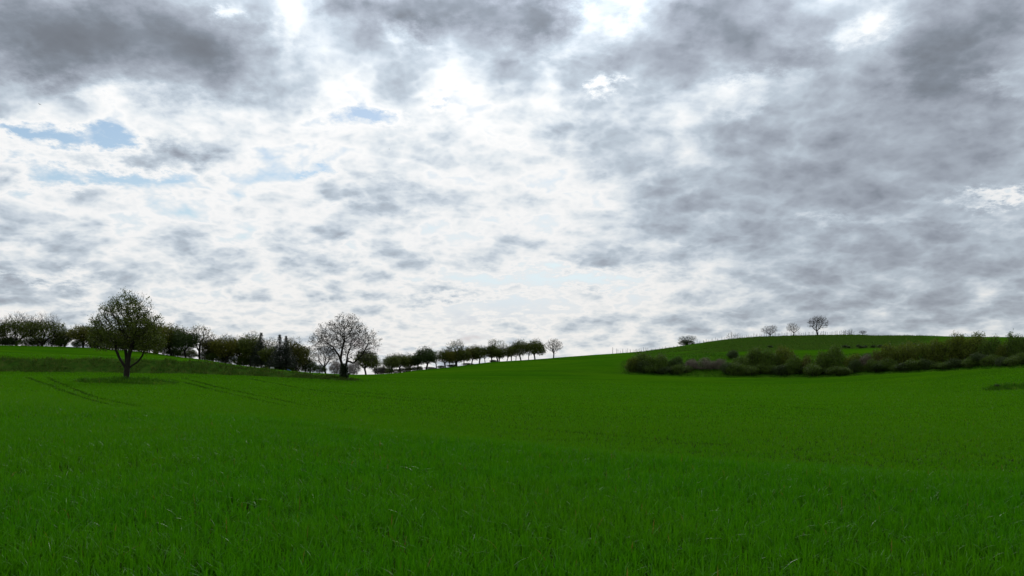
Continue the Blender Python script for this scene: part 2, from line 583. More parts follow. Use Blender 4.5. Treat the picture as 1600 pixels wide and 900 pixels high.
# ------------------------------------------------------------------ ground
def ground_material():
    m, N, out = material('field_ground')
    geo = N.node('ShaderNodeNewGeometry').outputs['Position']
    flat = N.vec('MULTIPLY', geo, (1, 1, 0))
    n1 = N.noise(flat, 0.035, 5, .6)
    n2 = N.noise(flat, 0.9, 6, .65)
    n3 = N.noise(N.vec('MULTIPLY', flat, (.22, 1.6, 0)), 0.5, 6, .65)
    n4 = N.noise(flat, 7.0, 4, .6)
    crop = N.mix(N.maprange(n1, .35, .65), (.036, .126, .0022, 1), (.059, .154, .0026, 1))
    crop = N.mix(N.maprange(n3, .3, .7), N.mix(1.0, crop, (.68, .72, .8, 1), 'MULTIPLY'), crop)
    n5 = N.noise(N.vec('MULTIPLY', flat, (.02, .16, 0)), 1.0, 5, .6)
    crop = N.mix(N.maprange(n5, .38, .62), N.mix(1.0, crop, (.74, .80, 1.3, 1), 'MULTIPLY'), crop)
    crop = N.mix(N.maprange(n2, .32, .7), N.mix(1.0, crop, (.78, .84, .8, 1), 'MULTIPLY'), crop)
    crop = N.mix(N.maprange(n4, .3, .7), N.mix(1.0, crop, (.72, .76, .7, 1), 'MULTIPLY'), crop)
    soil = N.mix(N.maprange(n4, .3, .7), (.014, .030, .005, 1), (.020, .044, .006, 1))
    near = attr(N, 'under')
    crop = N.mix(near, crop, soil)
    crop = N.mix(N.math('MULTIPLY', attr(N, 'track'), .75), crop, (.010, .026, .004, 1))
    rg = N.ramp(N.noise(flat, 1.3, 6, .68), [(.32, (.014, .042, .005)), (.46, (.024, .060, .007)), (.58, (.036, .066, .010)), (.72, (.062, .070, .020))])
    rg2 = N.ramp(N.noise(flat, 1.3, 6, .68), [(.3, (.020, .064, .004)), (.5, (.032, .090, .005)), (.7, (.055, .110, .008))])
    rg = N.mix(attr(N, 'lush'), rg, rg2)
    rg = N.mix(N.math('MULTIPLY', attr(N, 'terrace'), .55), rg, (.022, .050, .005, 1))
    col = N.mix(attr(N, 'rough'), crop, rg)
    b = N.node('ShaderNodeBsdfPrincipled')
    N.put(b.inputs['Base Color'], col)
    b.inputs['Roughness'].default_value = 0.9
    b.inputs['Specular IOR Level'].default_value = 0.0
    bump = N.node('ShaderNodeBump')
    bump.inputs['Strength'].default_value = 0.8
    bump.inputs['Distance'].default_value = 0.10
    N.put(bump.inputs['Height'], N.math('ADD', N.noise(flat, 3.2, 6, .7), N.math('MULTIPLY', n3, .6)))
    N.l.new(bump.outputs[0], b.inputs['Normal'])
    N.l.new(b.outputs[0], out.inputs[0])
    return m


def build_ground():
    fine = np.radians(np.arange(-33, 33.01, 0.085))
    coarse = np.radians(np.concatenate([np.arange(36, 180, 4.0)]))
    mid1 = np.radians(np.arange(33.5, 36, .5))
    ph = np.concatenate([-coarse[::-1], -mid1[::-1], fine, mid1, coarse])
    R = np.concatenate([[0.6, 1.5, 2.5], np.geomspace(3.5, 90, 150), np.arange(90.4, 212, 0.42), np.arange(212, 372, 1.0), np.geomspace(376, 4000, 36)])
    n, k = len(ph), len(R)
    PH, RR = np.meshgrid(ph, R, indexing='ij')
    # rows follow constant depth straight ahead, constant radius elsewhere
    r = RR / np.maximum(np.cos(np.clip(PH, -math.radians(50), math.radians(50))), .5)
    X, Y = r * np.sin(PH), r * np.cos(PH)
    X, Y = X.ravel(), Y.ravel()
    Z = height(X, Y)
    tr = track_mask(X, Y)
    Z = Z - 0.03 * tr
    rg = rough_mask(X, Y)
    px, dep, back = bearing(X, Y)
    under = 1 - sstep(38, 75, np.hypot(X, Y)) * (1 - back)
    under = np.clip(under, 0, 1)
    lush = lush_mask(X, Y)
    V = np.stack([X, Y, Z], 1)
    V = np.vstack([V, [[0, 0, float(height(np.array([0.]), np.array([0.1]))[0])]]])
    I = np.arange(n * k).reshape(n, k)
    a, b = I, np.roll(I, -1, axis=0)
    q = np.stack([a[:, :-1], a[:, 1:], b[:, 1:], b[:, :-1]], -1).reshape(-1, 4)
    t = np.stack([np.full(n, n * k), a[:, 0], b[:, 0]], -1)
    pad = lambda v: np.append(v, v[0])
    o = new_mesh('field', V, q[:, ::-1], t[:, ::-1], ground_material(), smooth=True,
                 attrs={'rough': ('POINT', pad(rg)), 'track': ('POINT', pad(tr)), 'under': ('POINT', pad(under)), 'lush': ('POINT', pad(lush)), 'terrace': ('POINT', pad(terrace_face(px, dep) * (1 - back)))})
    tag(o, kind='structure')
    return o


build_ground()

# ------------------------------------------------------------------ young wheat and rough grass
def blade_material(name, a, b, c, spec=0.45, rough=0.38, trans=0.4, dry=0.012, lush=False):
    m, N, out = material(name)
    r = attr(N, 'rnd')
    geo = N.node('ShaderNodeNewGeometry').outputs['Position']
    flat = N.vec('MULTIPLY', geo, (1, 1, 0))
    patch = N.maprange(N.noise(flat, 0.16, 4, .6), .35, .65)
    fine = N.maprange(N.noise(flat, 0.7, 3, .6), .3, .7)
    col = N.mix(r, a + (1,), b + (1,))
    if lush:
        col = N.mix(N.math('MULTIPLY', attr(N, 'lush'), .92), col, N.mix(r, (.022, .090, .003, 1), (.050, .140, .005, 1)))
    else:
        col = N.mix(N.math('MULTIPLY', patch, .45), col, c + (1,))
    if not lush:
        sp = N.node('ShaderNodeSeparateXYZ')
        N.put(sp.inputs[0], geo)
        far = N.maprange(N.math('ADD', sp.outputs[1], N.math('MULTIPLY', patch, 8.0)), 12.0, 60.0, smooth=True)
        col = N.mix(N.math('MULTIPLY', far, .75), col, N.mix(r, (.048, .180, .0014, 1), (.084, .222, .002, 1)))  # paler yellow-green with distance: sky-lit tips at grazing view put into the colour
    col = N.mix(N.math('MULTIPLY', fine, .35), col, N.mix(1.0, col, (.72, .80, .8, 1), 'MULTIPLY'))
    col = N.mix(N.math('GREATER_THAN', r, 1 - dry), col, (.13, .12, .03, 1))
    leaf_shader(N, out, col, rough, N.math('MULTIPLY_ADD', N.math('LESS_THAN', N.math('FRACT', N.math('MULTIPLY', r, 7.31)), .05), .32, spec), trans, tcol=N.mix(1.0, col, (1.15, 1.15, .5, 1), 'MULTIPLY'))
    return m


def blade_mesh(X, Y, Z, h, w, bend, az, roll, segs):
    """curved tapering leaf blades as one array of quads with a pointed tip"""
    n = len(X)
    t = np.linspace(0, 1, segs + 1)[None, :]
    dx, dy = np.cos(az)[:, None], np.sin(az)[:, None]
    out = bend[:, None] * h[:, None] * (0.12 * t + 0.88 * t ** 2.2)
    up = h[:, None] * (t - 0.32 * np.clip(bend[:, None], 0, 2) * t ** 2.6)
    cx, cy, cz = X[:, None] + dx * out, Y[:, None] + dy * out, Z[:, None] + up
    wid = w[:, None] * 0.5 * np.clip((0.55 + 1.5 * t) * (1 - t ** 2.2), 0.0, 1.2)
    ra = az + math.pi / 2 + roll
    sx, sy = np.cos(ra)[:, None], np.sin(ra)[:, None]
    tilt = 0.35 * np.sin(roll * 3.1)[:, None]
    L = np.stack([cx - sx * wid, cy - sy * wid, cz - tilt * wid], -1)
    R = np.stack([cx + sx * wid, cy + sy * wid, cz + tilt * wid], -1)
    body = np.stack([L[:, :-1], R[:, :-1]], 2)               # n, segs, 2, 3
    tip = np.stack([cx[:, -1], cy[:, -1], cz[:, -1]], -1)
    V = np.concatenate([body.reshape(n, segs * 2, 3), tip[:, None, :]], 1)
    per = segs * 2 + 1
    base = (np.arange(n) * per)[:, None, None]
    q = np.array([[2 * i, 2 * i + 1, 2 * i + 3, 2 * i + 2] for i in range(segs - 1)])[None] + base
    tr = np.array([[2 * segs - 2, 2 * segs - 1, 2 * segs]])[None] + base
    return V.reshape(-1, 3), q.reshape(-1, 4), tr.reshape(-1, 3), per, segs


def scatter(rng, y0, y1, dens, x0=-160, x1=1760):
    k = (x1 - x0) / F
    area = 0.5 * k * (y1 ** 2 - y0 ** 2)
    n = int(area * dens)
    Y = np.sqrt(rng.uniform(y0 ** 2, y1 ** 2, n))
    px = rng.uniform(x0, x1, n)
    return Y * (px - 800) / F, Y


def build_grass():
    rng = np.random.default_rng(11)
    Vs, Qs, Ts, RQ, RT = [], [], [], [], []
    off = 0

    def add(X, Y, h, w, bend, segs, spread=0.03, keep=None):
        nonlocal off
        n = len(X)
        az = rng.uniform(0, 2 * math.pi, n)
        X = X + np.cos(az) * spread * rng.random(n)
        Y = Y + np.sin(az) * spread * rng.random(n)
        Z = height(X, Y) - 0.01
        V, q, t, per, sg = blade_mesh(X, Y, Z, h, w, bend, az, rng.normal(0, .5, n), segs)
        Vs.append(V)
        Qs.append(q + off)
        Ts.append(t + off)
        r = np.clip(rng.random(n), 0, 1)
        RQ.append(np.repeat(r, segs - 1))
        RT.append(r)
        off += len(V)

    def crop_only(X, Y, extra=1.0):
        tm = track_mask(X, Y)
        k = (rough_mask(X, Y) < .4) & (rng.random(len(X)) > tm * 1.1)
        k &= rng.random(len(X)) < (.72 + .28 * np.maximum(sstep(.3, .6, fbm(X * .5, Y * .5, 3, 61)), Y > 40)) * extra
        return X[k], Y[k]

    def tall(X, Y):
        return .99 + (.38 * fbm(X * .9, Y * .9, 3, 77) - .19) * (1 - .7 * sstep(30, 60, Y))

    for (y0, y1, plants, leaves, hh, ww, segs) in GRASS_BANDS:
        X, Y = scatter(rng, y0 * .86, y1 * 1.10, plants)
        edge = sstep(y0 * .86, y0 * 1.10, Y) if y0 > 5 else np.ones_like(Y)
        edge = edge * (1 - sstep(y1 * (.86 if y1 < 110 else .74), y1 * 1.10, Y))
        k = rng.random(len(Y)) < edge
        X, Y = crop_only(X[k], Y[k])
        X, Y = np.repeat(X, leaves), np.repeat(Y, leaves)
        n = len(X)
        h = hh * rng.uniform(.55, 1.12, n) * tall(X, Y)
        bend = np.abs(rng.normal(.28, .30, n))
        far = rng.random(n) < .06
        bend = np.where(far, rng.uniform(.7, 1.2, n), bend)
        add(X, Y, h, ww * rng.uniform(.6, 1.25, n), bend, segs)
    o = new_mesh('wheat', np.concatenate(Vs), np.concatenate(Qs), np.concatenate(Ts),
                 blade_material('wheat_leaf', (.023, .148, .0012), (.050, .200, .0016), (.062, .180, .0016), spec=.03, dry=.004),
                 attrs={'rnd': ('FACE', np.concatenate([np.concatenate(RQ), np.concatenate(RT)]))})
    tag(o, 'dense young green wheat blades covering the whole field', 'wheat', kind='stuff')


def build_rough_grass():
    """long tussocky grass on the banks, round the lone tree and along the hedge foot"""
    rng = np.random.default_rng(23)
    P = []
    for (y0, y1, dens, x0, x1) in ((106, 132, 22, -200, 600), (84, 100, 26, 60, 330), (STUB[1] - 3, STUB[1] + 3, 26, 1480, 1800),
                                   (126, 190, 11, 940, 1760), (190, 335, 3, 980, 1520)):
        X, Y = scatter(rng, y0, y1, dens, x0, x1)
        k = rough_mask(X, Y) * rng.uniform(.6, 1.4, len(X)) > .45
        k &= fbm(X * .7, Y * .7, 3, 91) > .36
        P.append((X[k], Y[k]))
    X = np.concatenate([p[0] for p in P])
    Y = np.concatenate([p[1] for p in P])
    X, Y = np.repeat(X, 3), np.repeat(Y, 3)
    n = len(X)
    az = rng.uniform(0, 2 * math.pi, n)
    X = X + np.cos(az) * .06
    Y = Y + np.sin(az) * .06
    Z = height(X, Y) - .03
    h = rng.uniform(.16, .5, n) * (.5 + 1.0 * fbm(X * .6, Y * .6, 3, 92))
    V, q, t, per, sg = blade_mesh(X, Y, Z, h, rng.uniform(.02, .05, n), np.abs(rng.normal(.35, .3, n)), az, rng.normal(0, .6, n), 2)
    r = rng.random(n)
    lsh = lush_mask(X, Y)
    o = new_mesh('rough_grass', V, q, t, blade_material('rough_grass_blade', (.024, .060, .006), (.054, .086, .012), (.080, .060, .028), spec=.06, rough=.6, trans=.3, dry=.02, lush=True),
                 attrs={'rnd': ('FACE', np.concatenate([r, r])), 'lush': ('FACE', np.concatenate([lsh, lsh]))})
    tag(o, 'long olive rough grass on the banks, under the lone tree and along the hedge foot', 'rough grass', kind='stuff')


#              from  to   plants/m2  leaves  height width  segments
GRASS_BANDS = [(4.0, 13, 190, 6, .24, .0095, 4), (13, 27, 140, 4, .23, .0125, 3), (27, 60, 55, 3, .21, .022, 2), (60, 132, 26, 2, .17, .034, 2)]
build_grass()
build_rough_grass()

# ------------------------------------------------------------------ trees and bushes
def bark_material():
    m, N, out = material('bark')
    tc = N.node('ShaderNodeTexCoord').outputs['Object']
    n = N.noise(N.vec('MULTIPLY', tc, (3, 3, .8)), 4.0, 5, .65)
    col = N.ramp(n, [(.3, (.010, .009, .007)), (.55, (.019, .017, .013)), (.75, (.034, .031, .024))])
    b = N.node('ShaderNodeBsdfPrincipled')
    N.put(b.inputs['Base Color'], col)
    b.inputs['Roughness'].default_value = .9
    b.inputs['Specular IOR Level'].default_value = .1
    bump = N.node('ShaderNodeBump')
    bump.inputs['Distance'].default_value = .03
    N.put(bump.inputs['Height'], n)
    N.l.new(bump.outputs[0], b.inputs['Normal'])
    N.l.new(b.outputs[0], out.inputs[0])
    return m


def leaf_material(name, a, b, trans=.35, spec=.25):
    m, N, out = material(name)
    tc = N.node('ShaderNodeTexCoord').outputs['Object']
    r = attr(N, 'rnd')
    n = N.noise(tc, .8, 3, .6)
    col = N.mix(N.math('ADD', N.math('MULTIPLY', r, .5), N.maprange(n, .3, .7, 0, .5)), a + (1,), b + (1,))
    leaf_shader(N, out, col, .55, spec, trans)
    return m


BARK = bark_material()
OLIVE = leaf_material('olive_leaves', (.044, .068, .006), (.090, .118, .010))
OLIVE_Y = leaf_material('yellow_olive_leaves', (.070, .080, .006), (.135, .138, .010))
DARKG = leaf_material('dark_green_leaves', (.020, .046, .007), (.044, .076, .010))
BROWN = leaf_material('russet_leaves', (.054, .060, .008), (.100, .102, .014))
NEEDLE = leaf_material('spruce_needles', (.008, .016, .008), (.014, .024, .010), trans=.05)
BLOSSOM = leaf_material('pale_blossom', (.22, .19, .19), (.42, .38, .37), trans=.3)
BUD = leaf_material('opening_buds', (.024, .024, .014), (.050, .044, .028), trans=.25)
TWIG = leaf_material('bare_twigs', (.035, .028, .022), (.060, .048, .036), trans=0)
BUSHG = leaf_material('hedge_leaves', (.038, .082, .005), (.084, .140, .009))
BUSHY = leaf_material('yellow_green_hedge_leaves', (.058, .092, .005), (.118, .152, .009))
BRAMBLE = leaf_material('dry_bramble_canes', (.080, .064, .044), (.150, .122, .088), trans=.1)
IVY = leaf_material('ivy', (.010, .022, .006), (.020, .036, .010))


def colonize(rng, attract, start, step, kill, reach=1e9, iters=140, up=.12, maxn=6000):
    """space colonisation: grows a branching skeleton from `start` (a list of polylines) towards the attractors"""
    pos, par = [], []
    for line in start:
        root = line[0]
        idx = root if isinstance(root, int) else None
        prev = idx if idx is not None else -1
        for p in (line[1:] if idx is not None else line):
            pos.append(np.array(p, float))
            par.append(prev)
            prev = len(pos) - 1
    A = attract.copy()
    P = np.array(pos)
    d = np.linalg.norm(A[:, None] - P[None], axis=2)
    near, dist = d.argmin(1), d.min(1)
    used = {}
    for it in range(iters):
        if not len(A) or len(pos) > maxn:
            break
        ok = dist < reach
        ids = near[ok]
        if not len(ids):
            break
        v = A[ok] - np.array(pos)[ids]
        v /= np.linalg.norm(v, axis=1)[:, None] + 1e-9
        uid, inv = np.unique(ids, return_inverse=True)
        s = np.zeros((len(uid), 3))
        np.add.at(s, inv, v)
        s += rng.normal(0, .22, s.shape) * np.linalg.norm(s, axis=1)[:, None]
        s[:, 2] += up * np.linalg.norm(s, axis=1)
        s /= np.linalg.norm(s, axis=1)[:, None] + 1e-9
        newp = np.array(pos)[uid] + s * step * rng.uniform(.8, 1.2, (len(uid), 1))
        keep = []
        for i, u in enumerate(uid):
            used[u] = used.get(u, 0) + 1
            if used[u] <= 3:
                keep.append(i)
        if not keep:
            break
        st = len(pos)
        for i in keep:
            pos.append(newp[i])
            par.append(int(uid[i]))
        Pn = np.array(pos[st:])
        dn = np.linalg.norm(A[:, None] - Pn[None], axis=2)
        j = dn.argmin(1)
        dm = dn[np.arange(len(A)), j]
        better = dm < dist
        near = np.where(better, j + st, near)
        dist = np.where(better, dm, dist)
        alive = dist > kill
        A, near, dist = A[alive], near[alive], dist[alive]
    return np.array(pos), np.array(par)


def radii(pos, par, tip, p=2.3, cap=None):
    acc = np.zeros(len(pos))
    kids = np.zeros(len(pos), int)
    for i in range(len(pos) - 1, -1, -1):
        if kids[i] == 0:
            acc[i] = tip ** p
        if par[i] >= 0:
            acc[par[i]] += acc[i]
            kids[par[i]] += 1
    r = acc ** (1 / p)
    return (np.minimum(r, cap) if cap else r), kids


def tubes(pos, par, r, sides_big=7, thresh=.05):
    Vs, Qs, off = [], [], 0
    idx = np.nonzero(par >= 0)[0]
    a, b = pos[par[idx]], pos[idx]
    ra, rb = np.minimum(r[par[idx]], r[idx] * 1.35), r[idx]
    for big in (True, False):
        s = rb > thresh if big else rb <= thresh
        if not s.any():
            continue
        k = sides_big if big else 3
        A, B, RA, RB = a[s], b[s], ra[s], rb[s]
        d = B - A
        d /= np.linalg.norm(d, axis=1)[:, None] + 1e-9
        B = B + d * RB[:, None] * .3
        ref = np.where(np.abs(d[:, 2:3]) < .9, np.array([[0, 0, 1.]]), np.array([[1., 0, 0]]))
        u = np.cross(d, ref)
        u /= np.linalg.norm(u, axis=1)[:, None]
        w = np.cross(d, u)
        th = np.linspace(0, 2 * math.pi, k, endpoint=False)
        ring = u[:, None] * np.cos(th)[None, :, None] + w[:, None] * np.sin(th)[None, :, None]
        V = np.concatenate([A[:, None] + ring * RA[:, None, None], B[:, None] + ring * RB[:, None, None]], 1)
        n = len(A)
        base = (np.arange(n) * 2 * k)[:, None, None] + off
        i = np.arange(k)
        q = np.stack([i, (i + 1) % k, (i + 1) % k + k, i + k], -1)[None] + base
        Vs.append(V.reshape(-1, 3))
        Qs.append(q.reshape(-1, 4))
        off += n * 2 * k
    return np.concatenate(Vs), np.concatenate(Qs)


def leaves(rng, centres, per, spread, size, aspect=.6):
    """small folded leaf faces scattered round twig ends"""
    n = len(centres) * per
    c = np.repeat(centres, per, axis=0) + rng.normal(0, spread, (n, 3))
    d = rng.normal(0, 1, (n, 3))
    d /= np.linalg.norm(d, axis=1)[:, None]
    e = np.cross(d, rng.normal(0, 1, (n, 3)))
    e /= np.linalg.norm(e, axis=1)[:, None]
    s = size * rng.uniform(.55, 1.3, n)[:, None]
    V = np.stack([c - d * s * .5, c + e * s * aspect * .5, c + d * s * .5, c - e * s * aspect * .5], 1)
    q = np.arange(n * 4).reshape(n, 4)
    return V.reshape(-1, 3), q, rng.random(n)


def in_ellipsoids(rng, n, ells, shell=0.0):
    out = []
    vol = np.array([e[1][0] * e[1][1] * e[1][2] for e in ells])
    for (c, r), k in zip(ells, rng.multinomial(n, vol / vol.sum())):
        v = rng.normal(0, 1, (k, 3))
        v /= np.linalg.norm(v, axis=1)[:, None]
        rad = rng.uniform(shell, 1, k) ** (1 / 2.4)
        out.append(np.array(c) + v * rad[:, None] * np.array(r))
    return np.concatenate(out)


PROTO = {}


def tree_proto(key, seed, ells, n, start, step, kill, tip, leaf_per, leaf_spread, leaf_size, leaf_if=None, twigs=0, twig_len=.5, cap=.3, zmin=None, up=.12, gaps=.0, p=2.3, aspect=.6, thin=2.3, clump=0):
    """skeleton mesh + leaf mesh, kept for re-use"""
    rng = np.random.default_rng(seed)
    A = in_ellipsoids(rng, n, ells, .02)
    if zmin is not None:
        A = A[A[:, 2] > zmin]
    if gaps:
        g = fbm(A[:, 0] * .9 + A[:, 1] * .5 + seed, A[:, 2] * .9 + seed * 3, 2, seed)
        A = A[g > gaps]
    pos, par = colonize(rng, A, start, step, kill, up=up)
    r, kids = radii(pos, par, tip, p=p, cap=cap)
    V, Q = tubes(pos, par, r)
    tips = pos[(kids == 0) | (r < tip * thin)]
    if clump:
        g = fbm(tips[:, 0] * .9 + seed, tips[:, 2] * .9 + tips[:, 1] * .6, 2, seed + 5)
        tips = tips[g > clump]
    if twigs:
        ends = pos[(r < tip * 1.45) & (par >= 0)]
        e = np.repeat(ends, twigs, axis=0)
        out = e - np.array([0, 0, e[:, 2].max() * .35])
        out /= np.linalg.norm(out, axis=1)[:, None] + 1e-9
        d = out + rng.normal(0, .45, e.shape) + np.array([0, 0, .35])
        d /= np.linalg.norm(d, axis=1)[:, None]
        L = twig_len * rng.uniform(.4, 1.1, len(e))[:, None]
        p1 = e + d * L
        tp = np.concatenate([e, p1])
        tpar = np.concatenate([np.full(len(e), -1), np.arange(len(e))])
        tr = np.concatenate([np.full(len(e), tip * .75), np.full(len(e), tip * .35)])
        V2, Q2 = tubes(tp, tpar, tr)
        Q = np.concatenate([Q, Q2 + len(V)])
        V = np.concatenate([V, V2])
    if leaf_if is not None:
        keep = rng.random(len(tips)) < leaf_if(tips)
        tips = tips[keep]
    LV, LQ, LR = leaves(rng, tips, leaf_per, leaf_spread, leaf_size, aspect)
    top = np.percentile(np.concatenate([V, LV])[:, 2], 99.7)
    half = np.percentile(np.abs(np.concatenate([V, LV])[:, 0]), 98.5)
    PROTO[key] = dict(V=V, Q=Q, LV=LV, LQ=LQ, LR=LR, top=top, half=half, wood=None, leaf=None)
    return PROTO[key]


def plant(name, key, x, Y, top_px, half_px, mat, label, cat, group=None, rz=0.0, crown='crown', sink=.06, flip=False, trunk='trunk', tall_px=None):
    """put a tree of kind `key` on the ground at (x, Y), as tall and as wide as in the photograph"""
    pr = PROTO[key]
    X, Yw, z = at(x, Y, sink)
    base_px = HOR - (z - EYE) / Y * F
    if tall_px:
        top_px = base_px - tall_px
    sz = (base_px - top_px) / F * Y / pr['top']
    sx = half_px / F * Y / pr['half']
    t = thing(name, (X, Yw, z), label, cat, group, rz)
    t.scale = (sx * (-1 if flip else 1), sx, sz)
    h_ = hash2(np.array([int(x * 7)]), np.array([int(top_px)]), 3)[0]
    if name in ('ridge_tree', 'orchard_tree'):
        t.rotation_euler = (0.10 * (h_ - .5), 0.16 * (((h_ * 13) % 1) - .5), rz)
    if pr['wood'] is None:
        w = new_mesh(trunk, pr['V'], pr['Q'], material=BARK, parent=t)
        l = new_mesh(crown, pr['LV'], pr['LQ'], material=mat, parent=t, attrs={'rnd': ('FACE', pr['LR'])})
        pr['wood'], pr['leaf'] = w, l
    else:
        w, l = pr['wood'].copy(), pr['leaf'].copy()
        for o, nm in ((w, trunk), (l, crown)):
            o.name = nm
            C.objects.link(o)
            o.parent = t
    for o, mm in ((l, mat),):
        o.material_slots[0].link = 'OBJECT'
        o.material_slots[0].material = mm
    return t


def stem(*pts):
    return [tuple(p) for p in pts]


# --- the lone tree on its hummock
rng0 = np.random.default_rng(3)
lone = tree_proto('lone', 5,
                  [((0, 0, 5.6), (3.3, 2.8, 2.5)), ((.3, 0, 7.3), (2.2, 2.0, 1.7)), ((-2.2, 0, 4.3), (1.5, 1.7, 1.5)), ((2.2, 0, 4.1), (1.6, 1.7, 1.4)), ((-1.9, .3, 6.9), (1.0, 1.0, .8)), ((2.6, -.2, 5.9), (.9, 1.0, .9)), ((.9, 0, 8.5), (.8, .8, .6)), ((-3.0, 0, 5.4), (.8, .9, .8))],
                  4300,
                  [stem((0, 0, -.2), (-.02, 0, .5), (.02, .02, 1.1)),
                   [2, (-.35, 0, 1.65), (-.75, .05, 2.3), (-1.0, 0, 3.0), (-1.05, 0, 3.6)],
                   [2, (-.12, .25, 1.8), (-.2, .3, 2.6), (-.3, .35, 3.4), (-.2, .3, 4.2)],
                   [2, (.2, -.1, 1.8), (.3, -.15, 2.6), (.5, -.1, 3.3), (.75, -.1, 3.9), (.8, 0, 4.7)],
                   [2, (.5, .05, 1.5), (1.0, .1, 1.85), (1.45, .1, 2.45), (1.75, 0, 3.1)]],
                    .20, .23, .011, 12, .17, .155, cap=.50, p=2.12, gaps=.16, zmin=2.5, up=.0, twigs=1, twig_len=.3, thin=3.2, clump=.36,
                  leaf_if=lambda t: np.where(t[:, 2] > 6.0, .50, 1.0))
# --- the open round tree with bare twigs and buds
mid = tree_proto('open', 14,
                 [((0, 0, 5.3), (3.9, 3.4, 2.9)), ((.4, 0, 7.1), (2.2, 1.8, 1.8)), ((3.0, 0, 5.0), (1.9, 1.8, 1.8)), ((-2.8, 0, 5.0), (1.7, 1.8, 2.0)), ((2.9, .3, 3.2), (1.5, 1.6, 1.1))],
                 3400,
                 [stem((0, 0, -.2), (.02, 0, .6), (.0, .0, 1.2)),
                  [2, (-.2, 0, 1.9), (-.4, 0, 2.6), (-.7, 0, 3.3), (-1.2, 0, 4.0)],
                  [4, (-.3, .2, 3.4), (-.2, .3, 4.2), (0, .3, 5.0)],
                  [2, (.3, -.1, 1.7), (.45, -.1, 2.4), (.5, -.1, 3.2), (.8, -.1, 4.0)],
                  [11, (1.2, .1, 2.1), (1.9, .1, 2.7), (2.4, .1, 3.4)]],
                   .20, .23, .0095, 5, .16, .135, cap=.26, p=2.2, twigs=2, twig_len=.35, gaps=.18, up=.05, thin=3.0, clump=.22,
                 leaf_if=lambda t: np.full(len(t), .62))
# --- orchard trees
for i in range(6):
    r_ = np.random.default_rng(100 + i)
    lean = r_.uniform(-.75, .75)
    st = [stem((0, 0, -.2), (lean * .2, 0, .6), (lean * .5, 0, 1.3)),
          [2, (lean * .5 - .4, .1, 1.9), (lean * .5 - .8, .1, 2.5)], [2, (lean * .5 + .35, -.1, 1.9), (lean * .5 + .75, -.2, 2.5)], [2, (lean * .5, .3, 2.0), (lean * .5 + .1, .4, 2.7)]]
    # dense leaf below, bare twigs standing out of the top
    tree_proto('orchard%d' % i, 40 + i,
               [((0, 0, 3.4), (2.2, 2.2, 1.9)), ((r_.uniform(-.9, .9), 0, 4.8), (1.5, 1.5, 1.4)), ((r_.uniform(-1.7, 1.7), 0, 2.6), (1.4, 1.4, 1.4)), ((r_.uniform(-1.9, 1.9), 0, 3.9), (1.1, 1.2, 1.2))],
               1500, st, .22, .27, .014, 12, .22, .22, cap=.17, twigs=1, twig_len=.5, zmin=.9, gaps=.24, p=2.2, clump=.31,
               leaf_if=lambda t: np.clip((5.3 - t[:, 2]) / 1.3, .07, .95) * np.clip((t[:, 2] - .6) / 1.4, .1, 1))
    tree_proto('sparse%d' % i, 60 + i,
               [((0, 0, 3.6), (2.3, 2.2, 2.0)), ((r_.uniform(-.9, .9), 0, 4.6), (1.5, 1.5, 1.3))],
               1200, st, .23, .28, .013, 3, .16, .18, cap=.15, twigs=1, twig_len=.45, zmin=1.3, gaps=.24, p=2.2,
               leaf_if=lambda t: np.full(len(t), .50))
# --- big old tree whose bare twigs fan out over a leafy skirt
for i in range(2):
    tree_proto('fan%d' % i, 80 + i,
               [((0, 0, 3.3), (4.2, 2.8, 2.6)), ((.4, 0, 4.7), (3.0, 2.2, 2.0))],
               1900,
               [stem((0, 0, -.2), (0, 0, .5)), [1, (-.6, 0, 1.0), (-1.3, 0, 1.6), (-2.0, .1, 2.2)], [1, (.5, 0, 1.1), (1.2, 0, 1.7), (1.9, .1, 2.2)],
                [1, (-.15, .2, 1.2), (-.3, .2, 2.0)], [1, (.15, -.2, 1.2), (.4, -.2, 2.1)]],
               .26, .30, .014, 9, .24, .22, cap=.22, twigs=2, twig_len=.7, zmin=.5, gaps=.2, p=2.2, clump=.3,
               leaf_if=lambda t: np.clip((5.3 - t[:, 2] - .15 * np.abs(t[:, 0])) / .8, .0, .9))


def spruce_proto():
    rng = np.random.default_rng(7)
    H = 9.0
    P, Pa = [(0, 0, -.2)], [-1]
    for i in range(1, 25):
        P.append((0, 0, i * H / 24))
        Pa.append(i - 1)
    cen = []
    for z in np.arange(1.2, H - .1, .30):
        k = 9 if z < 6 else 6
        L0 = (H - z) * .33 + .02
        for a in rng.uniform(0, 2 * math.pi) + np.arange(k) * 2 * math.pi / k + rng.normal(0, .15, k):
            L = L0 * rng.uniform(.6, 1.2)
            base = int(round(z / H * 24))
            q = len(P)
            P.append((math.cos(a) * L * .5, math.sin(a) * L * .5, z - .08 * L))
            Pa.append(base)
            P.append((math.cos(a) * L, math.sin(a) * L, z - .10 * L))
            Pa.append(q)
            for f in np.arange(.2, 1.02, min(.4, .16 / L)):
                cen.append((math.cos(a) * L * f, math.sin(a) * L * f, z - .10 * L * f))
    pos, par = np.array(P, float), np.array(Pa)
    r = np.where(np.arange(len(pos)) < 25, .14 * (1 - pos[:, 2] / H) + .015, .015)
    V, Q = tubes(pos, par, r)
    LV, LQ, LR = leaves(rng, np.array(cen), 5, .09, .22, .4)
    PROTO['spruce'] = dict(V=V, Q=Q, LV=LV, LQ=LQ, LR=LR, top=H, half=2.6, wood=None, leaf=None)


spruce_proto()


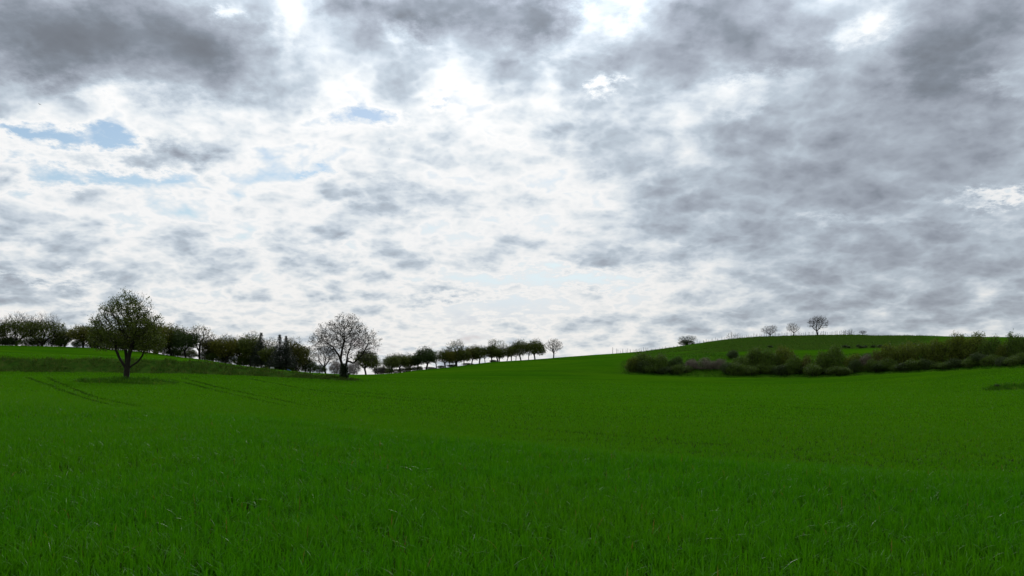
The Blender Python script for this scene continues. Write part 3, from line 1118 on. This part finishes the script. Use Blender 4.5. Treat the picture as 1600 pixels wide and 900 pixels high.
def bush_proto(key, seed, n=1300, per=5, bare=False, dome=1.0):
    rng = np.random.default_rng(seed)
    ells = [((0, 0, 1.5 * dome), (2.4, 1.8, 1.6)), ((rng.uniform(-1.2, 1.2), 0, 2.1), (1.4, 1.3, 1.4)), ((rng.uniform(-1.6, 1.6), 0, 1.5), (1.3, 1.2, 1.4))]
    A = in_ellipsoids(rng, n, ells, .1)
    A = A[A[:, 2] > .15]
    st = []
    for i in range(9):
        a = rng.uniform(0, 2 * math.pi)
        rr = rng.uniform(.1, 1.5)
        x, y = math.cos(a) * rr, math.sin(a) * rr * .7
        st.append(([0] if i else [(0, 0, -.4)]) + [(x, y, -.15), (x * 1.1, y * 1.1, .35), (x * 1.2, y * 1.2, .7)])
    pos, par = colonize(rng, A, st, .24, .28, up=.2)
    r, kids = radii(pos, par, .014, cap=.09)
    V, Q = tubes(pos, par, r, 5)
    ends = pos[kids == 0]
    d = rng.normal(0, .35, ends.shape) + np.array([0, 0, .9])
    L = rng.uniform(.1, .45, len(ends))[:, None]
    tp = np.concatenate([ends, ends + d * L])
    V2, Q2 = tubes(tp, np.concatenate([np.full(len(ends), -1), np.arange(len(ends))]), np.full(len(tp), .009))
    Q = np.concatenate([Q, Q2 + len(V)])
    V = np.concatenate([V, V2])
    tips = pos[(r < .03)]
    g = fbm(tips[:, 0] * 1.0 + seed, tips[:, 2] * 1.2 + tips[:, 1] * .6, 2, seed + 5)
    tips = tips[g > .30]
    if bare:
        tips = tips[rng.random(len(tips)) < .9]
    LV, LQ, LR = leaves(rng, tips, per, .2, .17 if not bare else .22, .55 if not bare else .22)
    PROTO[key] = dict(V=V, Q=Q, LV=LV, LQ=LQ, LR=LR, top=np.percentile(LV[:, 2], 99.5), half=np.percentile(np.abs(LV[:, 0]), 97), wood=None, leaf=None)


for i in range(4):
    bush_proto('bush%d' % i, 200 + i, 1500, 15)
for i in range(2):
    bush_proto('thicket%d' % i, 220 + i, 1300, 16, True, .8)
bush_proto('wispy', 230, 380, 1, True, 1.0)

# ------------------------------------------------------------------ the two big field trees
t = plant('leafy_tree', 'lone', 198, 93, 458, 55, OLIVE, 'large leafy olive-green tree with dark forking stems, alone on a grassy hummock', 'tree')
# drooping outer foliage is part of the same crown
t = plant('open_crowned_tree', 'open', 537, 125, 492, 51, BUD, 'tall round tree with an open lacy crown and ivy round its foot', 'tree')
sc_ = t.scale
ivr = np.random.default_rng(9)
th_ = ivr.uniform(0, 2 * math.pi, 900)
zz_ = ivr.uniform(.0, 2.0, 900)
rr_ = (.62 - .12 * zz_) * ivr.uniform(.5, 1.0, 900)
LV, LQ, LR = leaves(ivr, np.stack([np.cos(th_) * rr_ + .04, np.sin(th_) * rr_, zz_], 1), 3, .08, .16)
iv = new_mesh('ivy', LV, LQ, material=IVY, parent=t, attrs={'rnd': ('FACE', LR)})
iv['label'] = 'dark ivy and suckers round the foot of the trunk'

# ------------------------------------------------------------------ tree belt on the left ridge
def skyl(x):
    return float(sky_Y(x))


G = 'trees along the left ridge'
#        x    top  half  kind       material  dY   label
RIDGE = [
    (26, 489, 34, 'fan0', OLIVE, -2, 'leftmost whole tree on the ridge, bare twigs fanned over a leafy skirt'),
    (66, 490, 34, 'fan1', OLIVE, -4, 'low tree with a fan of bare twigs, second whole tree on the ridge'),
    (-22, 496, 30, 'fan1', OLIVE, -4, 'bare-topped tree cut by the left edge of the photo'),
    (101, 513, 17, 'orchard0', OLIVE, -2, 'small olive tree in the dip just right of the two fan-shaped trees'),
    (130, 506, 22, 'orchard1', OLIVE_Y, -5, 'yellowish olive tree just left of the big lone tree'),
    (166, 512, 20, 'orchard2', OLIVE, 0, 'olive tree on the ridge behind the left half of the lone tree'),
    (206, 508, 24, 'orchard3', OLIVE_Y, -3, 'olive tree on the ridge hidden behind the stems of the lone tree'),
    (243, 503, 25, 'orchard4', OLIVE_Y, -6, 'leafy olive tree touching the right side of the lone tree'),
    (268, 506, 25, 'orchard1', OLIVE, -3, 'dark olive tree, second to the right of the lone tree'),
    (290, 513, 20, 'orchard3', DARKG, -6, 'dark green tree just left of the bare-topped brown tree'),
    (312, 508, 24, 'sparse0', BROWN, -4, 'brown tree with a spray of thin bare twigs on top'),
    (333, 524, 18, 'orchard5', BROWN, -2, 'low brownish tree right of the bare-topped brown tree'),
    (352, 523, 22, 'orchard0', OLIVE_Y, -5, 'broad yellow-olive tree right of the low brownish tree'),
    (375, 525, 20, 'orchard4', OLIVE_Y, -2, 'yellow-olive tree in the middle of the ridge belt, left of the spruces'),
    (391, 518, 20, 'orchard3', OLIVE, -5, 'taller olive tree just left of the narrow spruce'),
    (419, 527, 18, 'sparse2', BROWN, -1, 'thin tree with bare twigs between the narrow spruce and the twin spruces'),
    (422, 538, 17, 'orchard2', OLIVE, -9, 'low olive tree in front of the thin tree, above the white box'),
    (463, 529, 20, 'orchard5', BROWN, -6, 'russet tree at the right of the twin spruces'),
    (478, 541, 13, 'sparse3', OLIVE, -3, 'last small tree at the right end of the ridge belt'),
    (452, 527, 14, 'sparse1', BROWN, 3, 'bare-twigged russet tree behind the right spruce'),
]
for i, (x, top, half, k, m, dy, lab) in enumerate(RIDGE):
    plant('ridge_tree', k, x, skyl(x) + dy, top, half, m, lab, 'tree', G, rz=(i * 2.1) % 6.28 if k[0] != 'f' else 0.1 * i)
for x, top, half, lab in ((408, 519, 22, 'narrow dark spruce standing alone in the ridge belt'), (437, 522, 24, 'left one of the two dark spruces above the blue tarpaulin'),
                          (447, 524, 23, 'right one of the two dark spruces above the blue tarpaulin')):
    plant('spruce', 'spruce', x, skyl(x) - (13 if x > 420 else 8), top, half, NEEDLE, lab, 'spruce tree', G, rz=x)
plant('dark_shrub', 'bush1', 120, skyl(120) - 6, 531, 8, DARKG, 'small dark blue-green shrub on the ridge left of the lone tree', 'shrub')
UND = [(-2, 531, 14), (16, 530, 14), (40, 532, 12), (58, 530, 13), (82, 530, 13), (96, 531, 11)]
ru_ = np.random.default_rng(5)
for x in list(range(140, 300, 13)) + list(range(322, 352, 13)) + list(range(362, 492, 13)):
    UND.append((x + float(ru_.uniform(-4, 4)), HOR - (float(height(np.array([skyl(x) * (x - 800) / F]), np.array([skyl(x)]))[0]) - EYE) / skyl(x) * F - float(ru_.uniform(8, 19)), float(ru_.uniform(9, 14))))
for i, (x, top, half) in enumerate(UND):
    plant('undergrowth_shrub', 'bush%d' % (i % 4), x, skyl(x) - 1 - (i % 3), top - 3, half * 1.1, (OLIVE, DARKG, BUSHG)[i % 3],
          'low dark shrub in the undergrowth at the foot of the left ridge trees', 'shrub', 'low shrubs under the ridge trees', rz=i * 1.7)

# ------------------------------------------------------------------ trees behind the open-crowned tree
plant('blossom_tree', 'sparse2', 509, 196, 540, 20, BLOSSOM, 'white blossoming tree showing left of and behind the open-crowned tree', 'tree')
plant('blossom_bush', 'bush2', 527, 200, 564, 12, BLOSSOM, 'pale grey blossoming bush left of the ivy-covered trunk foot', 'bush')
plant('blossom_bush', 'bush3', 551, 202, 566, 11, BLOSSOM, 'pale grey blossoming bush right of the ivy-covered trunk foot', 'bush')
plant('dark_shrub', 'bush0', 500, 193, 570, 10, DARKG, 'low dark green shrub left of the white blossoming tree', 'shrub')
plant('far_tree', 'orchard2', 572, 205, 544, 19, OLIVE, 'leafy tree in the hollow right of and behind the open-crowned tree', 'tree')
plant('far_tree', 'sparse1', 586, 212, 556, 11, OLIVE, 'small ragged tree just left of the lower end of the orchard line', 'tree')
plant('dark_shrub', 'bush1', 592, 215, 573, 9, BUD, 'greyish scrub at the low point of the skyline', 'shrub')

# ------------------------------------------------------------------ avenue of orchard trees up the slope
G = 'orchard trees in a line up the slope'
AVE = [
    (603, 563, 9, 'sparse0', OLIVE, 'small first tree at the lower left end of the orchard line'),
    (612, 553, 12, 'orchard1', OLIVE, 'dark leafy tree, second in the orchard line from its lower end'),
    (626, 551, 12, 'orchard4', OLIVE, 'dark leafy tree, third in the orchard line from its lower end'),
    (640, 552, 13, 'orchard2', OLIVE, 'dense low tree, fourth in the orchard line from its lower end'),
    (653, 549, 11, 'orchard5', DARKG, 'dense dark tree just left of the peaked tree in the lower orchard line'),
    (666, 541, 15, 'orchard1', DARKG, 'tall peaked dark tree in the lower part of the orchard line'),
    (682, 547, 11, 'sparse1', OLIVE, 'thin see-through tree right of the peaked dark tree'),
    (696, 545, 13, 'orchard4', OLIVE, 'dark tree between the thin see-through tree and the first bare-topped round tree'),
    (703, 544, 9, 'orchard3', OLIVE_Y, 'slim yellowish tree tucked left of the first bare-topped round tree'),
    (713, 530, 15, 'sparse2', OLIVE, 'tall orchard tree with a bare lacy round top, the lower of two such'),
    (714, 545, 12, 'orchard2', OLIVE, 'low leafy tree under the first bare-topped round tree'),
    (725, 541, 9, 'orchard5', OLIVE, 'leafy tree just right of the first bare-topped round tree'),
    (737, 538, 11, 'orchard3', OLIVE_Y, 'yellowish leafy tree, second right of the first bare-topped round tree'),
    (749, 539, 12, 'orchard4', OLIVE, 'leafy tree midway between the two bare-topped round trees'),
    (758, 541, 8, 'sparse3', OLIVE, 'thin young tree just left of the second bare-topped round tree'),
    (768, 537, 11, 'orchard2', OLIVE, 'leafy tree touching the left of the second bare-topped round tree'),
    (778, 529, 15, 'sparse0', OLIVE, 'tall orchard tree with a bare lacy round top, the upper of two such'),
    (780, 541, 12, 'orchard3', OLIVE, 'low leafy tree under the second bare-topped round tree'),
    (792, 541, 9, 'sparse1', OLIVE, 'thin low tree right of the second bare-topped round tree'),
    (799, 536, 9, 'orchard5', OLIVE, 'slim tree with a twiggy top, fourth from the upper end of the close orchard line'),
    (806, 544, 7, 'sparse2', OLIVE, 'small thin tree in the gap near the upper end of the orchard line'),
    (814, 530, 13, 'orchard0', OLIVE, 'rounded dark tree, last but one at the upper end of the close orchard line'),
    (826, 540, 8, 'sparse3', OLIVE, 'thin low tree between the last two rounded orchard trees'),
    (836, 529, 13, 'orchard2', OLIVE, 'rounded dark tree ending the close orchard line at its upper end'),
    (865, 529, 14, 'sparse1', BUD, 'open twiggy tree standing apart at the top of the orchard line'),
]
for i, (x, top, half, k, m, lab) in enumerate(AVE):
    plant('orchard_tree', k, x, skyl(x) - 1.5 - (i % 3) * 1.2, top, half * (1.12 if k[0] == 'o' else 1.0), m, lab, 'tree', G, rz=(i * 1.37) % 6.28)

ra_ = np.random.default_rng(8)
for i, x in enumerate([600, 608, 618, 630, 638, 647, 656, 672, 689, 706, 731, 771]):
    plant('orchard_shrub', 'bush%d' % (i % 4), x, skyl(x) - 2.5, 0, float(ra_.uniform(6, 10)), (OLIVE, DARKG)[i % 2], 'low shrub under the lower orchard trees', 'shrub',
          'low shrubs under the orchard trees', rz=i * 1.3, crown='foliage', trunk='stems', tall_px=float(ra_.uniform(5, 11) if x < 660 else ra_.uniform(3, 5)))

# ------------------------------------------------------------------ hilltop on the right
plant('hawthorn_bush', 'sparse3', 1074, skyl(1074) - 5, 524, 14, DARKG, 'dark two-lobed hawthorn bush on the shoulder of the right hill', 'bush')
plant('hawthorn_bush', 'bush2', 1073, skyl(1074) - 6, 531, 12, DARKG, 'dark dense bush at the foot of the two-lobed hawthorn', 'bush')
plant('wispy_bush', 'wispy', 1147, skyl(1147) - 3, 518, 11, BLOSSOM, 'low pale wispy bush among the vineyard stakes', 'bush', trunk='stems')
plant('blossom_tree', 'sparse0', 1202, skyl(1202) - 3, 508, 12, BLOSSOM, 'pale blossoming tree, leftmost of the three on the right hilltop', 'tree')
plant('blossom_tree', 'sparse1', 1239, skyl(1239) - 3, 504, 10, BLOSSOM, 'narrow pale blossoming tree, middle of the three on the right hilltop', 'tree')
plant('blossom_tree', 'sparse2', 1278, skyl(1278) - 3, 493, 15, BUD, 'tallest round twiggy tree on the right hilltop', 'tree')
plant('hilltop_bush', 'wispy', 1325, skyl(1325) - 3, 514, 11, BUD, 'twiggy grey bush at the right end of the vineyard stakes', 'bush', rz=2, trunk='stems')
plant('hilltop_sapling', 'sparse3', 1348, skyl(1348) - 3, 516, 6, BUD, 'small flat-topped sapling at the right end of the hilltop', 'sapling', rz=1)

# ------------------------------------------------------------------ hedge at the foot of the right hill
HEDGE = [
    #  x   top  half kind mat  dY label
    (990, 557, 11, 'bush0', BUSHY, 3, 'yellow-green bush at the very left tip of the hedge'),
    (1007, 550, 17, 'bush1', BUSHG, 4, 'tall dark green bush, second from the left tip of the hedge'),
    (1031, 553, 16, 'bush2', BUSHG, 4, 'dark green bush, third from the left tip of the hedge'),
    (1056, 557, 12, 'bush3', DARKG, 4, 'darkest rounded bush left of the pale bramble thicket'),
    (1080, 561, 14, 'thicket0', BRAMBLE, 6, 'left part of the pale brown bramble thicket'),
    (1101, 559, 15, 'thicket1', BRAMBLE, 6, 'middle of the pale pinkish-brown bramble thicket'),
    (1123, 561, 14, 'thicket0', BRAMBLE, 6, 'right part of the pale brown bramble thicket'),
    (1145, 547, 10, 'bush3', DARKG, 14, 'dark bush standing back, just right of the bramble thicket'),
    (1158, 557, 16, 'bush0', BUSHG, 5, 'green bush in the hedge front, right of the bramble thicket'),
    (1180, 543, 18, 'bush1', BUSHG, 7, 'high green bush in the left middle of the hedge'),
    (1203, 546, 17, 'bush2', BUSHG, 6, 'green bush touching the right of the high green bush'),
    (1226, 541, 17, 'bush3', BUSHY, 8, 'high bush with a brownish top left of the brown scrub'),
    (1241, 556, 14, 'bush0', BUSHG, 4, 'low green bush in front of the brown-topped bush'),
    (1262, 554, 12, 'thicket1', BROWN, 5, 'purplish brown leafless scrub in the middle of the hedge'),
    (1286, 549, 13, 'bush1', BUSHG, 5, 'green bush between the brown scrub and the domed bush'),
    (1303, 540, 17, 'bush2', BUSHG, 6, 'large domed green bush in the middle of the hedge'),
    (1333, 553, 14, 'bush3', BUSHY, 6, 'low yellow-green bush right of the domed bush'),
    (1352, 553, 13, 'thicket0', BRAMBLE, 5, 'brown bramble patch right of the low yellow-green bush'),
    (1368, 546, 12, 'thicket1', BROWN, 6, 'brown leafless scrub left of the long olive hedge'),
    (1388, 538, 18, 'bush0', BUSHY, 7, 'olive bush at the left end of the long olive hedge'),
    (1412, 535, 18, 'bush1', BUSHY, 7, 'olive bush, second from the left in the long olive hedge'),
    (1437, 535, 18, 'bush2', BUSHY, 7, 'olive bush, third from the left in the long olive hedge'),
    (1461, 531, 18, 'bush3', BUSHY, 7, 'olive bush, fourth from the left in the long olive hedge'),
    (1485, 528, 18, 'bush0', BUSHY, 7, 'olive bush just reaching the skyline in the long hedge'),
    (1503, 521, 18, 'bush1', BUSHY, 8, 'olive bush standing above the skyline, left one of the pair'),
    (1526, 520, 20, 'bush2', BUSHY, 8, 'olive bush standing above the skyline, right one of the pair'),
    (1548, 526, 16, 'bush3', BUSHG, 7, 'dark bush in the dip before the last bush at the right edge'),
    (1570, 535, 15, 'bush0', BUSHY, 7, 'low thin bush in the gap near the right edge'),
    (1592, 521, 17, 'bush1', BUSHG, 7, 'tall dark bush at the right edge of the photo'),
    (1618, 518, 19, 'bush2', BUSHG, 7, 'bush cut off by the right edge of the photo'),
]
for i, (x, top, half, k, m, dy, lab) in enumerate(HEDGE):
    plant('hedge_bush', k, x, float(base_Y(x)) + dy + .5, top, half, m, lab, 'bush', 'bushes of the hedge below the right hill', rz=(i * 1.9) % 6.28, crown='foliage', trunk='stems')
rf_ = np.random.default_rng(19)
FOOT = [x + float(rf_.uniform(-4, 4)) for x in list(range(990, 1076, 13)) + list(range(1140, 1612, 13))]
for i, x in enumerate(FOOT):
    plant('hedge_front_bush', 'bush%d' % ((i * 3 + 2) % 4), x, float(base_Y(x)) + float(rf_.uniform(2.2, 4.8)), 0, float(rf_.uniform(12, 17)), (BUSHG, DARKG, BUSHG)[i % 3],
          'lower green bush grown into the front of the long hedge', 'bush', 'lower bushes along the front of the hedge', rz=i * 2.3, crown='foliage', trunk='stems', tall_px=float(rf_.uniform(11, 21)))
G = 'scrub on the terrace edges of the right hill'
rs_ = np.random.default_rng(77)
for i, (x, Y, tall) in enumerate([(1320, 234, 4), (1326, 233, 3.5), (1341, 234, 4), (1346, 233, 5), (1352, 234, 4), (1364, 234, 4), (1376, 234, 5), (1383, 234, 3.5), (1429, 236, 3.5), (1204, 237, 3.5)]):
    plant('terrace_scrub', 'bush%d' % (i % 4), x, Y, 0, tall * rs_.uniform(.8, 1.2), DARKG, 'small dark scrub clump on a terrace edge of the right hill', 'shrub', G, rz=i, crown='foliage', trunk='stems', tall_px=tall)
plant('field_shrub', 'bush0', 1558, STUB[1] + .3, 603, 5, DARKG, 'tiny dark shrub at the left tip of the grass mound in the right field', 'shrub', tall_px=5)

# ------------------------------------------------------------------ vineyard stakes on the crest
def wood_material():
    m, N, out = material('weathered_wood')
    tc = N.node('ShaderNodeTexCoord').outputs['Object']
    col = N.ramp(N.noise(N.vec('MULTIPLY', tc, (4, 4, .6)), 6, 4, .6), [(.3, (.05, .045, .04)), (.7, (.13, .115, .10))])
    b = N.node('ShaderNodeBsdfPrincipled')
    N.put(b.inputs['Base Color'], col)
    b.inputs['Roughness'].default_value = .85
    b.inputs['Specular IOR Level'].default_value = .1
    N.l.new(b.outputs[0], out.inputs[0])
    return m


WOOD = wood_material()


def stake_mesh(h, r, seed):
    rng = np.random.default_rng(seed)
    k, V, Q = 6, [], []
    zs = [-.3, .0, h * .5, h - .04, h]
    rs = [r, r, r * .96, r * .92, r * .3]
    lx = rng.uniform(-.04, .04)
    for z, q in zip(zs, rs):
        for j in range(k):
            a = 2 * math.pi * j / k
            V.append((math.cos(a) * q + lx * z, math.sin(a) * q, z))
    for i in range(len(zs) - 1):
        for j in range(k):
            Q.append((i * k + j, i * k + (j + 1) % k, (i + 1) * k + (j + 1) % k, (i + 1) * k + j))
    return np.array(V), np.array(Q)


def vine_mesh(h, seed):
    rng = np.random.default_rng(seed)
    A = in_ellipsoids(rng, 60, [((0, 0, h * .62), (.38, .2, h * .34))])
    pos, par = colonize(rng, A, [stem((.1, 0, -.1), (.08, 0, .3), (.05, 0, .55))], .14, .16)
    r, kids = radii(pos, par, .012, cap=.05)
    return tubes(pos, par, r, 4)


stake_src = []
for s in range(5):
    h = (1.5, 1.7, 1.9, 1.6, 2.0)[s]
    V, Q = stake_mesh(h * .95, .052, s)
    o = new_mesh('stake', V, Q, material=WOOD)
    v, q = vine_mesh(h, 300 + s)
    w = new_mesh('vine', v, q, material=BARK)
    stake_src.append((o, w))
first = set()
rngp = np.random.default_rng(31)


def stakes(xs, group, label, hmul, vine_p):
    for x in xs:
        s = int(rngp.integers(0, 5))
        X, Y, z = at(x, skyl(x) - 2.0, .05)
        t = thing('vineyard_stake', (X, Y, z), label, 'stake', group, float(rngp.uniform(-.3, .3)))
        k = hmul * rngp.uniform(.75, 1.2)
        t.scale = (1, 1, k)
        with_vine = rngp.random() < vine_p
        for j, src in enumerate(stake_src[s]):
            if j == 1 and not with_vine:
                continue
            if (s, j) not in first:
                first.add((s, j))
                o = src
            else:
                o = src.copy()
                o.name = ('stake', 'vine')[j]
                C.objects.link(o)
            o.parent = t


def jit(a, b, st):
    xs = np.arange(a, b, st)
    return xs + rngp.uniform(-.3, .3, len(xs)) * st


stakes([957.3], None, 'taller single stake leading the left run of vineyard stakes', 1.15, 1)
stakes(jit(963, 1016, 3.6), 'left run of vineyard stakes', 'short vineyard stake in the left run on the skyline, left of the hawthorn', .75, .6)
stakes(jit(1019, 1062, 5.5), 'faint vineyard stakes left of the hawthorn', 'tiny faint vineyard stake between the left run and the hawthorn', .42, .1)
stakes(jit(1090, 1140, 4.6), 'vineyard stakes right of the hawthorn', 'vineyard stake in the evenly spaced row between the hawthorn and the first pale bush', .95, .35)
stakes(jit(1153, 1192, 3.4), 'vineyard stakes before the blossom trees', 'vineyard stake between the first pale bush and the leftmost blossoming tree', 1.0, .6)
stakes(jit(1194, 1333, 3.1), 'vineyard stakes among the hilltop trees', 'vineyard stake in the close row among the hilltop blossom trees', 1.12, .6)
for o, w in stake_src:
    for q in (o, w):
        if q.parent is None:
            bpy.data.objects.remove(q)

# ------------------------------------------------------------------ hut, box and tarpaulin under the spruces
def plain_material(name, c, c2, rough=.7, scale=5.0):
    m, N, out = material(name)
    tc = N.node('ShaderNodeTexCoord').outputs['Object']
    col = N.mix(N.maprange(N.noise(tc, scale, 5, .65), .3, .7), c + (1,), c2 + (1,))
    b = N.node('ShaderNodeBsdfPrincipled')
    N.put(b.inputs['Base Color'], col)
    b.inputs['Roughness'].default_value = rough
    b.inputs['Specular IOR Level'].default_value = .15
    N.l.new(b.outputs[0], out.inputs[0])
    return m


def box_vq(x0, x1, y0, y1, z0, z1):
    V = [(x, y, z) for x in (x0, x1) for y in (y0, y1) for z in (z0, z1)]
    Q = [(0, 1, 3, 2), (4, 6, 7, 5), (0, 4, 5, 1), (2, 3, 7, 6), (0, 2, 6, 4), (1, 5, 7, 3)]
    return np.array(V, float), np.array(Q)


def boxes(name, lst, mat, parent):
    Vs, Qs, off = [], [], 0
    for b in lst:
        v, q = box_vq(*b)
        Vs.append(v)
        Qs.append(q + off)
        off += 8
    return new_mesh(name, np.concatenate(Vs), np.concatenate(Qs), material=mat, parent=parent)


RED = plain_material('dark_red_boards', (.050, .018, .016), (.085, .030, .024))
ROOF = plain_material('dark_roofing_felt', (.020, .020, .022), (.040, .038, .038))
WHITE = plain_material('weathered_white_paint', (.42, .44, .44), (.60, .60, .58))
BLUE = plain_material('blue_tarpaulin', (.022, .06, .15), (.04, .09, .21), .4)
X, Y, z = at(443, 190, .25)
t = thing('garden_hut', (X, Y, z), 'small dark red wooden hut in the shade under the twin spruces', 'hut')
boxes('wall', [(-2.0 + i * .25, -1.78 + i * .25, -1.1, -1.05, 0, 1.75) for i in range(16)] + [(-2.0, 2.0, -1.04, 1.1, 0, 1.74)], RED, t)
V = np.array([(-2.3, -1.5, 1.72), (2.3, -1.5, 1.72), (2.3, 0, 2.35), (-2.3, 0, 2.35), (-2.3, 1.5, 1.72), (2.3, 1.5, 1.72)])
V = np.vstack([V, V + np.array([0, 0, .09])])
Q = [(0, 1, 2, 3), (3, 2, 5, 4), (6, 9, 8, 7), (9, 10, 11, 8), (0, 6, 7, 1), (4, 5, 11, 10), (0, 3, 9, 6), (3, 4, 10, 9), (1, 7, 8, 2), (2, 8, 11, 5)]
new_mesh('roof', V, np.array(Q), material=ROOF, parent=t)
boxes('door', [(-.45, .40, -1.13, -1.102, 0, 1.62)], ROOF, t)
X, Y, z = at(425.5, 177, .02)
t = thing('beehive', (X, Y, z), 'small white box standing in the grass left of the dark red hut', 'box')
boxes('body', [(-.34, .34, -.25, .25, .08, .42)], WHITE, t)
boxes('lid', [(-.38, .38, -.29, .29, .421, .48)], WHITE, t)
boxes('foot', [(-.30, -.22, -.22, .22, -.1, .078), (.22, .30, -.22, .22, -.1, .078)], WOOD, t)
# tarpaulin over a low heap
X, Y, z = at(449, 182, .05)
gx, gy = np.meshgrid(np.linspace(-1, 1, 26), np.linspace(-1, 1, 14), indexing='ij')
hz = np.clip(1 - np.maximum(np.abs(gx) ** 4, np.abs(gy) ** 4), 0, 1) ** .6 * (.40 + .12 * np.sin(gx * 4 + 1)) + .05 * (fbm(gx * 3 + 9, gy * 3 + 9, 3, 4) - .5)
V = np.stack([gx * .7 * (1 + .05 * np.sin(gy * 9)), gy * .5, hz * .75], -1).reshape(-1, 3)
I = np.arange(26 * 14).reshape(26, 14)
Q = np.stack([I[:-1, :-1], I[1:, :-1], I[1:, 1:], I[:-1, 1:]], -1).reshape(-1, 4)
o = new_mesh('tarpaulin', V, Q, material=BLUE, smooth=True)
o.location = (X, Y, z)
tag(o, 'blue tarpaulin over a low heap below the twin spruces', 'tarpaulin')

# ------------------------------------------------------------------ two far birds
def bird(x, y, Y, span, rz, label):
    X = Y * (x - 800) / F
    z = EYE + Y * (HOR - y) / F
    prof = [(-.28, .002), (-.2, .03), (-.05, .06), (.1, .055), (.2, .035), (.26, .03), (.32, .002)]
    V, Q = [], []
    k = 6
    for px_, rr in prof:
        for j in range(k):
            a = 2 * math.pi * j / k
            V.append((math.cos(a) * rr, px_, math.sin(a) * rr))
    for i in range(len(prof) - 1):
        for j in range(k):
            Q.append((i * k + j, i * k + (j + 1) % k, (i + 1) * k + (j + 1) % k, (i + 1) * k + j))
    for s in (-1, 1):
        b = len(V)
        V += [(s * .04, .12, .03), (s * .04, -.08, .03), (s * .32, .16, .14), (s * .32, -.04, .13), (s * .62, .0, .07), (s * .60, -.06, .06)]
        Q += [(b, b + 2, b + 3, b + 1), (b + 2, b + 4, b + 5, b + 3)]
    b = len(V)
    V += [(-.03, -.24, 0), (.03, -.24, 0), (.07, -.42, .0), (-.07, -.42, .0)]
    Q += [(b, b + 1, b + 2, b + 3)]
    o = new_mesh('bird', np.array(V) * span, np.array(Q), material=BIRD)
    o.location = (X, Y, z)
    o.rotation_euler = (0, .25, rz)
    tag(o, label, 'bird')


BIRD = plain_material('dark_plumage', (.03, .03, .035), (.05, .05, .055))
bird(62, 163, 260, 1.0, 1.1, 'tiny dark bird under the big grey cloud at upper left')
bird(608, 233, 330, 0.8, -.7, 'tiny dark bird in the bright sky left of centre')
